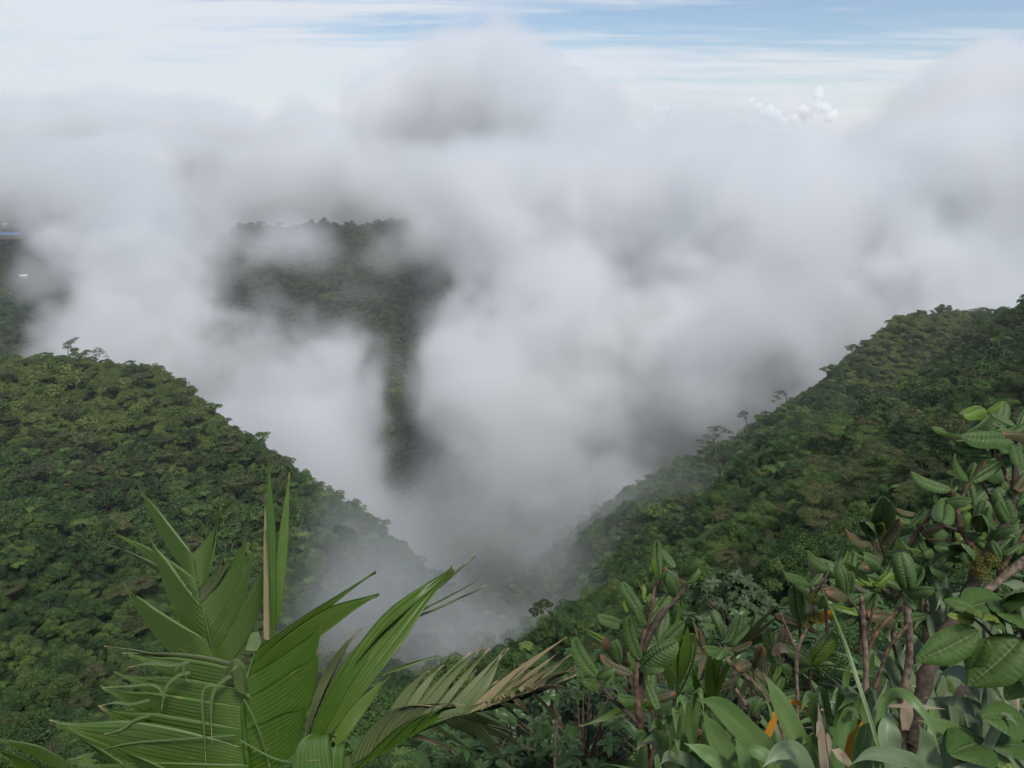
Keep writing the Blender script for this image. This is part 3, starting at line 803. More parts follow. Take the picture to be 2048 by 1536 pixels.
def mesh_part(name, v, f, mat, parent, smooth_=True, tone=None):
    v = np.asarray(v) - np.array(parent_pos(parent))
    o = bpy.data.objects.new(name, mesh_from(name, v, f, [mat], smooth_=smooth_, tone=tone)); col.objects.link(o); o.parent = parent
    return o

def spline(pts, n):
    pts = np.asarray(pts, float); k = len(pts)
    if k == 2: return pts[0] + (pts[1] - pts[0]) * np.linspace(0, 1, n)[:, None]
    e = np.concatenate([[2 * pts[0] - pts[1]], pts, [2 * pts[-1] - pts[-2]]])
    t = np.linspace(0, k - 1 - 1e-6, n); i = t.astype(int); f = (t - i)[:, None]
    a, b, c, d = e[i], e[i+1], e[i+2], e[i+3]
    return 0.5 * (2*b + (c-a)*f + (2*a-5*b+4*c-d)*f**2 + (3*b-a-3*c+d)*f**3)

def stem(parent, name, pix, w0, w1, mat, sides=7, n=None, knobs=0.12):
    """twig through pixel points (px, py, depth), its width in pixels running from w0 to w1"""
    p = spline([at(*q) for q in pix], n or 5 * len(pix))
    dep = np.interp(np.linspace(0, 1, len(p)), np.linspace(0, 1, len(pix)), [q[2] for q in pix])
    r = np.linspace(w0, w1, len(p)) * .43 * dep / F
    r = r * (1 + knobs * np.random.default_rng(len(p) + int(pix[0][0])).standard_normal(len(p)))
    v, f = tube(p, np.abs(r) + 1e-4, sides)
    return mesh_part(name, v, f, mat, parent)

def pleated(parent, name, b0, b1, c0, c1, tip, mat, pleats=5, depth=0.05, rows=22, sag=None):
    """palm leaflet: folds fan out from the stalk (b0 to b1), swell past c0 and c1 and meet in the tip; all (px, py, depth)"""
    B0, B1, C0, C1, T = [np.array(at(*q)) for q in (b0, b1, c0, c1, tip)]
    pleats = int(pleats * 1.5 + 0.5) if pleats > 1 else 1
    nc = 2 * pleats + 1
    a = np.linspace(0, 1, nc)[None, :, None]; t = np.linspace(0, 1, rows)[:, None, None]
    B = B0 + (B1 - B0) * a; C = C0 + (C1 - C0) * a
    g = np.random.default_rng(int(b0[0] * 7 + tip[1] * 3))
    fray = np.repeat(g.random((1, pleats + 1, 1)), 2, 1)[:, :nc]
    T = T + (C1 - C0) * (a - 0.5) * g.uniform(.05, .16) - (T - (C0 + C1) / 2) * fray * g.uniform(.04, .2) * np.abs(a - g.uniform(.3, .7)) * 1.6
    T = T + np.array([0, 0, -1.0]) * np.linalg.norm(T[0, 0] - B0) * .03 * fray
    V = (1 - t)**2 * B + 2 * t * (1 - t) * C + t**2 * T
    mid = V.mean(1, keepdims=True)
    V = mid + (V - mid) * (1 - .45 * smooth(.55, .95, t) * (1 - smooth(.95, 1.0, t)))
    du = np.gradient(V, axis=1); dv = np.gradient(V, axis=0)
    nn_ = nrm(np.cross(du, dv))
    nn_ = np.broadcast_to(nrm(nn_[:, 1:-1].mean(1, keepdims=True)), V.shape)
    wd = np.linalg.norm(V[:, -1] - V[:, 0], axis=-1)[:, None, None] / (nc - 1)
    zig = np.where(np.arange(nc) % 2 == 0, 0.5, -0.5)[None, :, None]
    V = V + nn_ * zig * wd * 1.5 * np.minimum(1, t * 5 + 0.1)
    g = np.random.default_rng(int(b0[0] * 7 + tip[1]))
    V = V + nn_ * (0.3 * depth * np.sin(3 * t + g.random() * 6) * np.sin(2.5 * a + g.random() * 6)) * 0.3
    V = V - np.array(parent_pos(parent))
    me = grid_mesh(name, V, mat, False, np.broadcast_to(np.where(np.arange(nc) % 2 == 0, 1.0, 0.0)[None], (rows, nc)))
    o = bpy.data.objects.new(name, me); col.objects.link(o); o.parent = parent
    return o

def ribbon(parent, name, pix, width, mat, fold=0.25, facing=(0, -0.7, 0.7), rows=26, nu=7, taper=1.0, root=0.6, twist=0.0):
    """strap leaf from its root to its tip through pixel points; width in pixels at its widest"""
    p = spline([at(*q) for q in pix], rows)
    dep = np.interp(np.linspace(0, 1, rows), np.linspace(0, 1, len(pix)), [q[2] for q in pix])
    d = nrm(np.gradient(p, axis=0))
    fc = np.array(facing, float)
    sd = nrm(np.cross(d, fc)); nn_ = np.cross(sd, d)
    t = np.linspace(0, 1, rows)
    if twist:
        a_ = twist * t[:, None]; sd, nn_ = sd * np.cos(a_) + nn_ * np.sin(a_), nn_ * np.cos(a_) - sd * np.sin(a_)
    w = width / 2 * dep / F * np.minimum(1, root + (1 - root) * t * 3) * (1 - smooth(0.55, 1.0, t)**1.5 * taper) + 0.0006
    u = np.linspace(-1, 1, nu)
    V = p[:, None] + sd[:, None] * (u[None, :, None] * w[:, None, None]) + nn_[:, None] * ((np.abs(u)[None, :, None]) * w[:, None, None] * fold)
    g = np.random.default_rng(int(pix[0][0] + pix[-1][1]))
    V = V + nn_[:, None] * (w[:, None] * 0.12 * np.sin(9 * t[:, None] + 2 * u[None] + g.random() * 6))[:, :, None]
    V = V - np.array(parent_pos(parent))
    o = bpy.data.objects.new(name, grid_mesh(name, V, mat)); col.objects.link(o); o.parent = parent
    return o

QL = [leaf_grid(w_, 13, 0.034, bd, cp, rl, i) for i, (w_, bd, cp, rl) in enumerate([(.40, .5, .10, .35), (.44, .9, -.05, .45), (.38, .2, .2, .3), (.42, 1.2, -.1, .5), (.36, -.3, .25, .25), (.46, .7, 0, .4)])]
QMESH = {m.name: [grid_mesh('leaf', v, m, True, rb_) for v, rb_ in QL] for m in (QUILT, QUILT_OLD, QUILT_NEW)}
OV = [leaf_grid(w_, 12, 0.030, bd, cp, 0.12, 20 + i, pointy=0.35, lean=0.5) for i, (w_, bd, cp) in enumerate([(.55, .7, .1), (.6, .4, .05), (.5, 1.0, .15)])]
OMESH = {m.name: [grid_mesh('leaf', v, m, True, rb_) for v, rb_ in OV] for m in (OVATE, OVATE_NEW)}

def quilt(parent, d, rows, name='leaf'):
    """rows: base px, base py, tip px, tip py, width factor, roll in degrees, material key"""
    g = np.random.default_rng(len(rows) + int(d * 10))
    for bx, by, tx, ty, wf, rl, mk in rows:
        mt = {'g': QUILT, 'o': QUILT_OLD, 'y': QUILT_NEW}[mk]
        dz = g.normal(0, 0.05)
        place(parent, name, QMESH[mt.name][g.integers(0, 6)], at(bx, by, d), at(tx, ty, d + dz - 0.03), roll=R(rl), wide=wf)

# ---------------------------------------------------------------- the big palm
D0 = 3.1
palm = thing('palm', 'large young palm with broad pleated fronds in front of the misty valley', 'palm', at(560, 1640, D0))
stem(palm, 'trunk', [(640, 2100, D0), (600, 1800, D0), (570, 1620, D0)], 120, 90, GREY_BARK, 10)
def frond(label, pix, w0, w1, mat=PALM_PALE):
    f = stem(palm, 'frond', pix, w0, w1, mat, 6, knobs=0.03)
    return f
d = D0 + 0.25
fa = frond('back', [(530, 1600, D0), (490, 1480, d - .05), (450, 1370, d), (425, 1300, d), (408, 1223, d), (394, 1155, d + .05), (386, 1108, d + .08)], 14, 4)
def bl(fr, b0, b1, c0, c1, tip, db, dt, mat=PALM_M, pleats=5, dm=None):
    dm = (db + dt) / 2 if dm is None else dm
    gs = np.random.default_rng(int(b0[0] * 3 + tip[0] * 5 + tip[1]))
    if pleats >= 5 and fr is globals().get('fd') and gs.random() < .75:
        # the blade is torn into two or three fingers
        cuts = [0, gs.uniform(.35, .6), 1] if pleats < 7 else [0, gs.uniform(.25, .38), gs.uniform(.58, .75), 1]
        ax_, ay_ = c1[0] - c0[0], c1[1] - c0[1]
        L_ = math.hypot(tip[0] - (c0[0] + c1[0]) / 2, tip[1] - (c0[1] + c1[1]) / 2)
        best = gs.integers(0, len(cuts) - 1)
        for i_, (p_, q_) in enumerate(zip(cuts[:-1], cuts[1:])):
            lp = lambda a, b, t: (a[0] + (b[0] - a[0]) * t, a[1] + (b[1] - a[1]) * t)
            md = (p_ + q_) / 2 - .5
            sh = 0 if i_ == best else gs.uniform(.08, .3)
            tp = (tip[0] + ax_ * md * .45 - (tip[0] - (c0[0] + c1[0]) / 2) * sh, tip[1] + ay_ * md * .45 - (tip[1] - (c0[1] + c1[1]) / 2) * sh + gs.uniform(0, 8))
            pl_ = max(2, int(round(pleats * (q_ - p_))))
            o_ = .02 if i_ else 0
            pleated(fr, 'leaflet', (*lp(b0, b1, p_ - o_), db), (*lp(b0, b1, q_ + .02), db), (*lp(c0, c1, p_ - o_ * 2), dm), (*lp(c0, c1, q_ + .03), dm + .01), (*tp, dt + gs.normal(0, .03)), mat, pl_)
        return
    pleated(fr, 'leaflet', (*b0, db), (*b1, db), (*c0, dm), (*c1, dm + 0.02), (*tip, dt), mat, pleats)
A = d
bl(fa, (386, 1108), (394, 1165), (322, 1030), (330, 1110), (276, 967), A, A + .05)
bl(fa, (396, 1180), (386, 1106), (425, 1160), (452, 1040), (438, 1014), A, A - .05, pleats=6)
bl(fa, (402, 1195), (400, 1180), (440, 1155), (440, 1140), (452, 1086), A, A - .1, PALM_PALE, 2)
bl(fa, (404, 1205), (402, 1190), (455, 1150), (450, 1140), (464, 1088), A, A - .12, PALM_PALE, 2)
bl(fa, (420, 1285), (403, 1205), (490, 1180), (478, 1110), (493, 1062), A, A - .1, PALM_M, 6)
bl(fa, (428, 1310), (416, 1262), (500, 1200), (492, 1150), (511, 1081), A, A - .14, PALM_M, 4)
bl(fa, (440, 1350), (422, 1290), (535, 1250), (525, 1170), (531, 1098), A, A - .16, PALM_M, 6)
bl(fa, (394, 1160), (405, 1222), (310, 1095), (310, 1120), (228, 1065), A, A + .1, PALM_M, 4)
bl(fa, (398, 1185), (406, 1225), (300, 1110), (305, 1125), (207, 1082), A, A + .12, PALM_PALE, 2)
bl(fa, (404, 1215), (432, 1335), (330, 1120), (345, 1260), (294, 1056), A, A + .02, PALM_M, 6)
bl(fa, (414, 1280), (440, 1350), (270, 1200), (330, 1345), (237, 1147), A - .05, A - .02, PALM_M, 7)
# spear leaf, still folded
sp = frond('spear', [(548, 1620, D0), (542, 1450, D0), (540, 1290, D0), (535, 1150, D0), (533, 1060, D0)], 20, 6)
bl(sp, (531, 1275), (550, 1280), (524, 1040), (560, 1060), (537, 915), D0, D0 + .05, PALM_DARK, 3)
bl(sp, (528, 1280), (538, 1280), (524, 1080), (536, 1100), (530, 985), D0 - .03, D0 + .0, PALM_DRY, 2)
bl(sp, (548, 1262), (560, 1230), (548, 1080), (582, 1100), (579, 938), D0 + .02, D0 + .1, PALM_M, 3)
# front frond
B = D0 - .35
fb = frond('front', [(560, 1640, D0 - .1), (505, 1560, B), (490, 1470, B), (486, 1410, B), (494, 1355, B + .03), (512, 1305, B + .1), (530, 1280, B + .2)], 16, 5, PALM_DARK)
bl(fb, (514, 1300), (500, 1345), (600, 1225), (600, 1262), (752, 1141), B + .08, B + .25, PALM_M, 4)
bl(fb, (505, 1330), (490, 1380), (640, 1190), (650, 1265), (760, 1187), B + .05, B + .2, PALM_M, 5)
bl(fb, (496, 1350), (488, 1440), (590, 1300), (640, 1400), (642, 1245), B, B - .05, PALM_DARK, 7)
bl(fb, (488, 1400), (492, 1500), (590, 1340), (650, 1460), (636, 1300), B, B - .06, PALM_DARK, 8)
bl(fb, (489, 1460), (500, 1570), (580, 1420), (620, 1520), (612, 1410), B, B - .08, PALM_DARK, 7)
bl(fb, (512, 1302), (490, 1300), (530, 1280), (500, 1255), (515, 1262), B + .08, B + .12, PALM_DARK, 3)
bl(fb, (492, 1345), (486, 1395), (370, 1312), (390, 1400), (258, 1306), B, B + .1, PALM_M, 5)
bl(fb, (487, 1380), (486, 1430), (350, 1350), (370, 1450), (228, 1342), B, B + .08, PALM_M, 6)
bl(fb, (486, 1415), (490, 1480), (330, 1388), (350, 1505), (200, 1370), B, B + .05, PALM_M, 7)
bl(fb, (489, 1460), (494, 1520), (320, 1425), (350, 1550), (196, 1410), B, B - .02, PALM_DARK, 6)
bl(fb, (493, 1500), (500, 1560), (280, 1425), (320, 1585), (98, 1441), B, B - .1, PALM_M, 8)
bl(fb, (496, 1530), (506, 1590), (330, 1520), (370, 1570), (140, 1525), B - .05, B - .15, PALM_DARK, 6)
bl(fb, (468, 1338), (462, 1346), (370, 1320), (372, 1326), (200, 1285), B + .1, B + .2, PALM_PALE, 1)
bl(fb, (478, 1330), (470, 1338), (360, 1300), (362, 1306), (212, 1303), B + .1, B + .2, PALM_PALE, 1)
# torn threads hanging from the front frond
for pts, w, mt in (([(440, 1372), (414, 1372), (404, 1397), (409, 1470), (412, 1533)], 4, PALM_PALE), ([(470, 1350), (448, 1360), (424, 1395), (424, 1488)], 7, PALM_PALE),
                   ([(488, 1398), (505, 1430), (525, 1480), (540, 1536)], 3, PALM_PALE), ([(380, 1345), (355, 1352), (332, 1376), (323, 1420)], 6, PALM_PALE),
                   ([(380, 1322), (352, 1330), (300, 1327), (254, 1335)], 6, PALM_PALE), ([(300, 1400), (262, 1408), (232, 1405), (197, 1412)], 5, PALM_PALE),
                   ([(330, 1395), (310, 1370), (260, 1372), (205, 1375)], 4, PALM_PALE), ([(470, 1470), (330, 1480), (240, 1490), (140, 1520)], 2.5, PALM_PALE), ([(480, 1480), (560, 1520), (640, 1520)], 2, PALM_PALE),
                   ([(300, 1430), (270, 1440), (240, 1460), (200, 1470)], 5, PALM_PALE), ([(350, 1340), (366, 1328), (368, 1345), (378, 1365)], 4, PALM_PALE)):
    ribbon(fb, 'thread', [(x, y, B - .07) for x, y in pts], w, mt, rows=16, nu=3, root=1)
ribbon(fb, 'leaflet', [(452, 1352, B - .03), (470, 1330, B - .1), (482, 1345, B - .1), (486, 1375, B - .08), (503, 1397, B - .05)], 26, PALM_PALE, 0.5, root=.3)
# lower left leaves
fl = frond('low left', [(480, 1660, D0 - .2), (330, 1600, B - .1), (160, 1560, B - .2)], 12, 6, PALM_DARK)
bl(fl, (170, 1570), (190, 1600), (120, 1480), (140, 1540), (-30, 1472), B - .2, B - .3, PALM_DARK, 6)
bl(fl, (60, 1600), (130, 1590), (20, 1480), (90, 1500), (-60, 1490), B - .25, B - .4, PALM_DARK, 6)
bl(fl, (330, 1600), (260, 1570), (230, 1500), (180, 1480), (104, 1444), B - .1, B - .15, PALM_DARK, 5)
bl(fl, (420, 1640), (340, 1600), (380, 1540), (300, 1530), (215, 1490), B - .12, B - .2, PALM_M, 5)
# right arching frond
C = D0 + .05
fc = frond('right', [(575, 1650, D0), (605, 1530, C), (640, 1430, C), (690, 1345, C + .05), (750, 1275, C + .1), (800, 1235, C + .15), (850, 1195, C + .2)], 12, 3)
bl(fc, (612, 1500), (650, 1480), (720, 1200), (790, 1310), (908, 1133), C - .05, C + .25, PALM_M, 6, C - .05)
bl(fc, (690, 1350), (760, 1270), (800, 1180), (840, 1200), (905, 1134), C - .02, C + .22, PALM_DARK, 5)
bl(fc, (770, 1262), (800, 1235), (840, 1200), (860, 1195), (953, 1105), C + .1, C + .3, PALM_PALE, 3)
bl(fc, (780, 1258), (800, 1238), (870, 1200), (880, 1210), (976, 1146), C + .1, C + .3, PALM_PALE, 2)
bl(fc, (775, 1262), (796, 1244), (870, 1215), (880, 1222), (972, 1168), C + .1, C + .32, PALM_PALE, 3)
bl(fc, (606, 1520), (630, 1430), (620, 1330), (690, 1290), (724, 1254), C + .1, C + .2, PALM_PALE, 5)
bl(fc, (604, 1530), (640, 1480), (650, 1340), (720, 1330), (770, 1262), C - .08, C + .02, PALM_DARK, 6)
bl(fc, (640, 1420), (650, 1400), (690, 1300), (720, 1290), (745, 1262), C + .1, C + .2, PALM_M, 3)
bl(fc, (690, 1382), (694, 1376), (760, 1340), (762, 1346), (878, 1309), C, C + .2, PALM_M, 1)
bl(fc, (655, 1500), (690, 1480), (690, 1400), (740, 1410), (780, 1350), C - .1, C, PALM_M, 4)
bl(fc, (655, 1520), (675, 1520), (660, 1440), (690, 1430), (740, 1390), C - .12, C, PALM_DARK, 3)
# low right frond with dry ends
E = D0 - .15
fd = frond('low right', [(640, 1660, D0), (700, 1545, E), (780, 1490, E), (880, 1441, E + .05), (960, 1420, E + .1), (1040, 1392, E + .15), (1130, 1345, E + .2)], 18, 4, PALM_DARK)
bl(fd, (700, 1530), (830, 1462), (740, 1400), (840, 1390), (915, 1406), E - .05, E - .1, PALM_PALE, 9)
bl(fd, (705, 1545), (870, 1445), (790, 1440), (880, 1410), (912, 1407), E - .1, E - .12, PALM_DARK, 8)
for (b0, b1, c0, c1, tp, mt, pl) in [
    ((740, 1500), (800, 1475), (790, 1370), (850, 1370), (880, 1325), PALM_PALE, 6), ((790, 1480), (840, 1455), (850, 1370), (900, 1360), (962, 1289), PALM_PALE, 5),
    ((840, 1458), (870, 1445), (900, 1370), (930, 1360), (980, 1292), PALM_PALE, 3), ((870, 1445), (920, 1430), (930, 1370), (975, 1360), (1016, 1286), PALM_PALE, 5),
    ((915, 1432), (940, 1425), (960, 1380), (990, 1370), (1004, 1303), PALM_PALE, 3), ((930, 1428), (970, 1416), (1000, 1350), (1060, 1330), (1132, 1272), PALM_DRY, 4),
    ((960, 1420), (1000, 1406), (1050, 1350), (1080, 1340), (1118, 1302), PALM_DRY, 3), ((990, 1410), (1020, 1400), (1060, 1360), (1090, 1350), (1146, 1304), PALM_PALE, 4),
    ((1020, 1400), (1050, 1388), (1090, 1360), (1110, 1350), (1172, 1315), PALM_PALE, 4), ((1000, 1406), (1060, 1384), (1080, 1380), (1110, 1370), (1152, 1326), PALM_PALE, 4),
    ((940, 1424), (1010, 1404), (1040, 1410), (1090, 1380), (1150, 1345), PALM_PALE, 5), ((1040, 1392), (1060, 1384), (1090, 1352), (1098, 1350), (1160, 1285), PALM_DRY, 2),
    ((1060, 1384), (1080, 1375), (1100, 1370), (1110, 1362), (1150, 1378), PALM_DRY, 2), ((1050, 1388), (1090, 1370), (1100, 1340), (1110, 1340), (1166, 1342), PALM_DRY, 2),
    ((880, 1441), (950, 1425), (960, 1460), (1000, 1440), (1065, 1493), PALM_PALE, 5), ((890, 1440), (930, 1430), (960, 1445), (970, 1440), (1044, 1450), PALM_PALE, 4),
    ((900, 1438), (940, 1426), (960, 1470), (980, 1465), (1022, 1537), PALM_PALE, 4), ((880, 1442), (910, 1436), (950, 1480), (960, 1480), (1014, 1490), PALM_PALE, 3)]:
    bl(fd, b0, b1, c0, c1, tp, E + .05, E + .18 + .0002 * (tp[0] - 900), mt, pl)
gq = np.random.default_rng(31)
for k in range(26):
    q_ = gq.random(); hx, hy = 800 + 280 * q_, 1478 - 112 * q_**.9
    an_ = R(gq.uniform(18, 48)) if k % 4 else R(gq.uniform(-45, -15)); ln = gq.uniform(90, 190) * (1.1 - .55 * q_)
    tx, ty = hx + math.cos(an_) * ln, hy - math.sin(an_) * ln; nx_, ny_ = math.sin(an_) * 4.5, math.cos(an_) * 4.5
    dz = gq.uniform(.0, .2)
    bl(fd, (hx - nx_, hy - ny_), (hx + nx_, hy + ny_), ((hx + tx) / 2 - nx_ * 1.4, (hy + ty) / 2 - ny_ * 1.4 - 6), ((hx + tx) / 2 + nx_ * 1.4, (hy + ty) / 2 + ny_ * 1.4 - 6), (tx, ty + gq.uniform(-4, 10)), E + .05, E + .1 + dz, PALM_DRY if gq.random() < .35 + .4 * q_ * (q_ > .6) else PALM_PALE, 2)
# broken low leaves at the palm's foot
bl(fd, (600, 1600), (680, 1590), (560, 1450), (640, 1430), (672, 1475), B - .1, B, PALM_DARK, 6)
bl(fd, (640, 1600), (690, 1580), (610, 1450), (680, 1440), (700, 1510), B - .05, B + .1, PALM_DARK, 5)
stem(palm, 'leaf_sheath', [(690, 1640, D0 - .3), (694, 1560, D0 - .3), (690, 1508, D0 - .3)], 34, 30, PALM_PALE, 9, knobs=0.03)

# ---------------------------------------------------------------- quilted-leaf shrubs
S1 = 2.35
sh1 = thing('quilted_shrub', 'upright shrub with thick quilted dark green leaves beside the dry palm tips', 'shrub', at(1300, 1600, S1))
stem(sh1, 'branch', [(1312, 1640, S1), (1302, 1536, S1), (1282, 1450, S1), (1272, 1370, S1), (1278, 1310, S1), (1296, 1240, S1), (1318, 1160, S1)], 22, 9, RED_BARK)
stem(sh1, 'branch', [(1281, 1400, S1 + .05), (1279, 1350, S1 + .05), (1290, 1290, S1), (1325, 1225, S1 - .02), (1352, 1196, S1), (1372, 1168, S1)], 20, 12, DARK_BARK)
stem(sh1, 'branch', [(1285, 1455, S1), (1255, 1425, S1), (1222, 1395, S1), (1195, 1360, S1)], 12, 7, DARK_BARK)
stem(sh1, 'branch', [(1292, 1260, S1), (1302, 1215, S1 - .04), (1310, 1170, S1 - .04)], 8, 6, RED_BARK)
stem(sh1, 'branch', [(1275, 1360, S1), (1256, 1290, S1 + .06), (1247, 1250, S1 + .06)], 9, 6, DARK_BARK)
stem(sh1, 'branch', [(1300, 1536, S1 - .08), (1312, 1465, S1 - .08), (1318, 1425, S1 - .05)], 9, 7, RED_BARK)
stem(sh1, 'branch', [(1358, 1560, S1 - .05), (1358, 1500, S1 - .05), (1350, 1480, S1 - .05)], 6, 6, GREY_BARK)
quilt(sh1, S1, [
 (1317,1152,1314,1077,.85,0,'g'),(1350,1136,1325,1095,1,10,'g'),(1312,1156,1305,1110,.7,35,'g'),(1300,1165,1298,1115,.6,-40,'g'),(1310,1160,1308,1112,.5,70,'y'),
 (1347,1189,1329,1138,1,15,'g'),(1374,1167,1332,1128,.75,25,'o'),(1362,1150,1384,1113,.75,-15,'g'),(1372,1166,1392,1130,1.5,-10,'g'),(1352,1190,1346,1150,.9,-20,'g'),
 (1288,1238,1253,1160,.92,8,'g'),(1290,1249,1338,1186,.95,-12,'g'),(1296,1214,1328,1176,1,-25,'g'),(1245,1253,1197,1224,1,10,'g'),(1280,1322,1251,1226,.7,12,'g'),
 (1280,1341,1341,1272,1,-8,'g'),(1192,1353,1142,1271,.95,8,'g'),(1266,1349,1196,1312,.9,15,'o'),(1240,1325,1232,1290,1.1,-20,'g'),(1194,1354,1226,1328,1.1,-15,'g'),
 (1290,1200,1290,1163,.5,60,'y'),(1255,1225,1247,1200,.9,40,'y'),(1316,1422,1294,1352,.85,5,'g'),(1341,1467,1376,1391,.8,-25,'g'),(1316,1430,1345,1410,.9,-20,'g'),
 (1344,1481,1400,1461,.8,20,'o'),(1341,1507,1314,1478,1.3,10,'o'),(1206,1374,1230,1340,1,-20,'g'),(1200,1372,1170,1350,1,20,'g'),(1270,1400,1240,1385,1,10,'g'),
 (1295,1250,1275,1215,1,20,'g'),(1300,1235,1318,1195,.8,-40,'g'),(1272,1345,1262,1300,.8,30,'g'),(1285,1345,1318,1318,.8,-50,'g')])

S2 = 2.75
sh2 = thing('quilted_shrub', 'low quilted-leaf shrub with one rosette of leaves before the dry palm fronds', 'shrub', at(1590, 1600, S2))
stem(sh2, 'branch', [(1585, 1600, S2), (1560, 1450, S2), (1525, 1385, S2), (1490, 1350, S2), (1455, 1320, S2), (1450, 1290, S2)], 15, 9, GREY_BARK)
stem(sh2, 'branch', [(1520, 1440, S2 + .05), (1485, 1400, S2 + .05), (1470, 1375, S2 + .05)], 12, 8, GREY_BARK)
stem(sh2, 'branch', [(1510, 1372, S2), (1508, 1340, S2), (1506, 1322, S2)], 8, 6, RED_BARK)
quilt(sh2, S2, [
 (1447,1276,1436,1218,.95,5,'g'),(1463,1293,1485,1230,1,-10,'g'),(1452,1285,1472,1228,.9,-5,'g'),(1442,1303,1412,1286,1,10,'g'),(1466,1302,1506,1285,1,-15,'o'),
 (1430,1252,1400,1247,1,20,'g'),(1450,1300,1430,1300,1,20,'g'),(1456,1300,1470,1285,1.2,0,'o'),(1460,1290,1498,1250,.9,-30,'g'),
 (1512,1345,1545,1368,1.3,0,'o'),(1508,1335,1525,1300,1,20,'o'),(1500,1330,1480,1320,1,0,'o'),(1478,1375,1490,1340,.9,30,'g'),(1500,1430,1516,1400,1,0,'g'),(1540,1450,1560,1410,1.1,30,'g')])

S3 = 2.5
sh3 = thing('quilted_shrub', 'spreading quilted-leaf shrub with two bright yellow green leaves and bare brown stems', 'shrub', at(1740, 1640, S3))
stem(sh3, 'branch', [(1700, 1640, S3), (1721, 1464, S3), (1731, 1419, S3), (1731, 1314, S3), (1726, 1225, S3), (1722, 1190, S3)], 18, 9, GREY_BARK)
stem(sh3, 'branch', [(1800, 1640, S3 + .05), (1808, 1391, S3 + .05), (1819, 1314, S3 + .05), (1814, 1209, S3 + .05), (1810, 1185, S3 + .05)], 20, 14, GREY_BARK)
stem(sh3, 'branch', [(1735, 1305, S3), (1760, 1255, S3), (1808, 1212, S3 + .04)], 9, 10, RED_BARK)
stem(sh3, 'branch', [(1750, 1375, S3), (1775, 1300, S3), (1790, 1280, S3), (1815, 1250, S3 + .04)], 8, 8, RED_BARK)
stem(sh3, 'branch', [(1731, 1290, S3), (1742, 1235, S3), (1750, 1200, S3)], 8, 6, DARK_BARK)
stem(sh3, 'branch', [(1726, 1240, S3), (1712, 1215, S3), (1690, 1190, S3)], 7, 5, DARK_BARK)
stem(sh3, 'branch', [(1590, 1640, S3 + .1), (1595, 1422, S3 + .1), (1595, 1305, S3 + .1), (1623, 1235, S3 + .1), (1628, 1190, S3 + .1), (1660, 1143, S3 + .1)], 10, 8, GREY_BARK)
stem(sh3, 'branch', [(1626, 1195, S3 + .1), (1620, 1172, S3 + .1)], 7, 5, RED_BARK)
stem(sh3, 'branch', [(1595, 1305, S3 + .1), (1575, 1260, S3 + .1), (1560, 1225, S3 + .1)], 7, 5, GREY_BARK)
quilt(sh3, S3, [
 (1658,1141,1609,1101,.85,8,'g'),(1670,1143,1693,1080,.65,-30,'g'),(1616,1171,1571,1140,.75,12,'g'),(1622,1170,1645,1142,1,-20,'g'),(1655,1148,1650,1120,1,0,'o'),
 (1744,1173,1688,1120,.75,6,'y'),(1749,1174,1806,1121,.8,-10,'y'),(1742,1183,1690,1212,1.3,-20,'g'),(1766,1160,1796,1106,.8,-20,'g'),(1815,1180,1815,1113,1.3,-5,'g'),
 (1692,1190,1682,1132,1,10,'g'),(1812,1190,1862,1170,.9,0,'g'),(1700,1185,1705,1150,1.1,30,'g'),(1735,1170,1720,1130,1,10,'g'),(1730,1185,1700,1160,1,0,'o'),
 (1765,1178,1800,1195,.7,60,'o'),(1800,1180,1780,1150,1,20,'g'),(1820,1180,1850,1135,1.1,-20,'g'),(1812,1195,1830,1220,1.1,0,'g'),(1690,1195,1660,1175,1,15,'o'),
 (1750,1066,1767,1003,1,-8,'g'),(1745,1070,1742,1035,1,15,'g'),(1752,1072,1761,1040,.8,-20,'y'),(1765,1088,1806,1038,1.05,-15,'o'),(1738,1084,1685,1067,.9,0,'o'),
 (1750,1140,1755,1098,1,0,'g'),(1755,1085,1735,1050,1,20,'g'),(1760,1160,1740,1140,1,0,'g')])
stem(sh3, 'branch', [(1770, 1195, S3 + .06), (1752, 1130, S3 + .06), (1748, 1072, S3 + .06)], 8, 5, DARK_BARK)

S4 = 2.7
sh4 = thing('quilted_shrub', 'tall quilted-leaf shrub with mossy reddish branches above the broad leaves', 'shrub', at(1960, 1640, S4))
stem(sh4, 'branch', [(1800, 1640, S4 - .1), (1836, 1420, S4 - .1), (1875, 1300, S4 - .05), (1915, 1225, S4), (1950, 1160, S4), (1975, 1110, S4), (2000, 1070, S4), (2027, 994, S4), (2031, 881, S4)], 40, 11, DARK_BARK, 9)
stem(sh4, 'branch', [(1945, 1165, S4), (1950, 1110, S4), (1922, 1058, S4), (1912, 1012, S4), (1902, 979, S4)], 18, 9, RED_BARK)
stem(sh4, 'branch', [(1913, 1015, S4), (1928, 988, S4), (1939, 963, S4)], 10, 7, RED_BARK)
stem(sh4, 'branch', [(2018, 1020, S4), (2020, 985, S4), (2004, 926, S4), (1996, 905, S4)], 11, 7, RED_BARK)
stem(sh4, 'branch', [(1925, 1065, S4), (1880, 1050, S4), (1836, 1062, S4), (1820, 1075, S4)], 6, 6, RED_BARK)
stem(sh4, 'branch', [(1820, 1090, S4), (1838, 1058, S4), (1876, 1016, S4)], 12, 7, RED_BARK)
stem(sh4, 'branch', [(1960, 1140, S4), (1990, 1030, S4 + .1), (1965, 965, S4 + .1)], 10, 7, RED_BARK)
stem(sh4, 'branch', [(1935, 1215, S4 + .05), (1976, 1178, S4 + .05), (2050, 1120, S4 + .1), (2120, 1060, S4 + .2)], 20, 17, GREY_BARK)
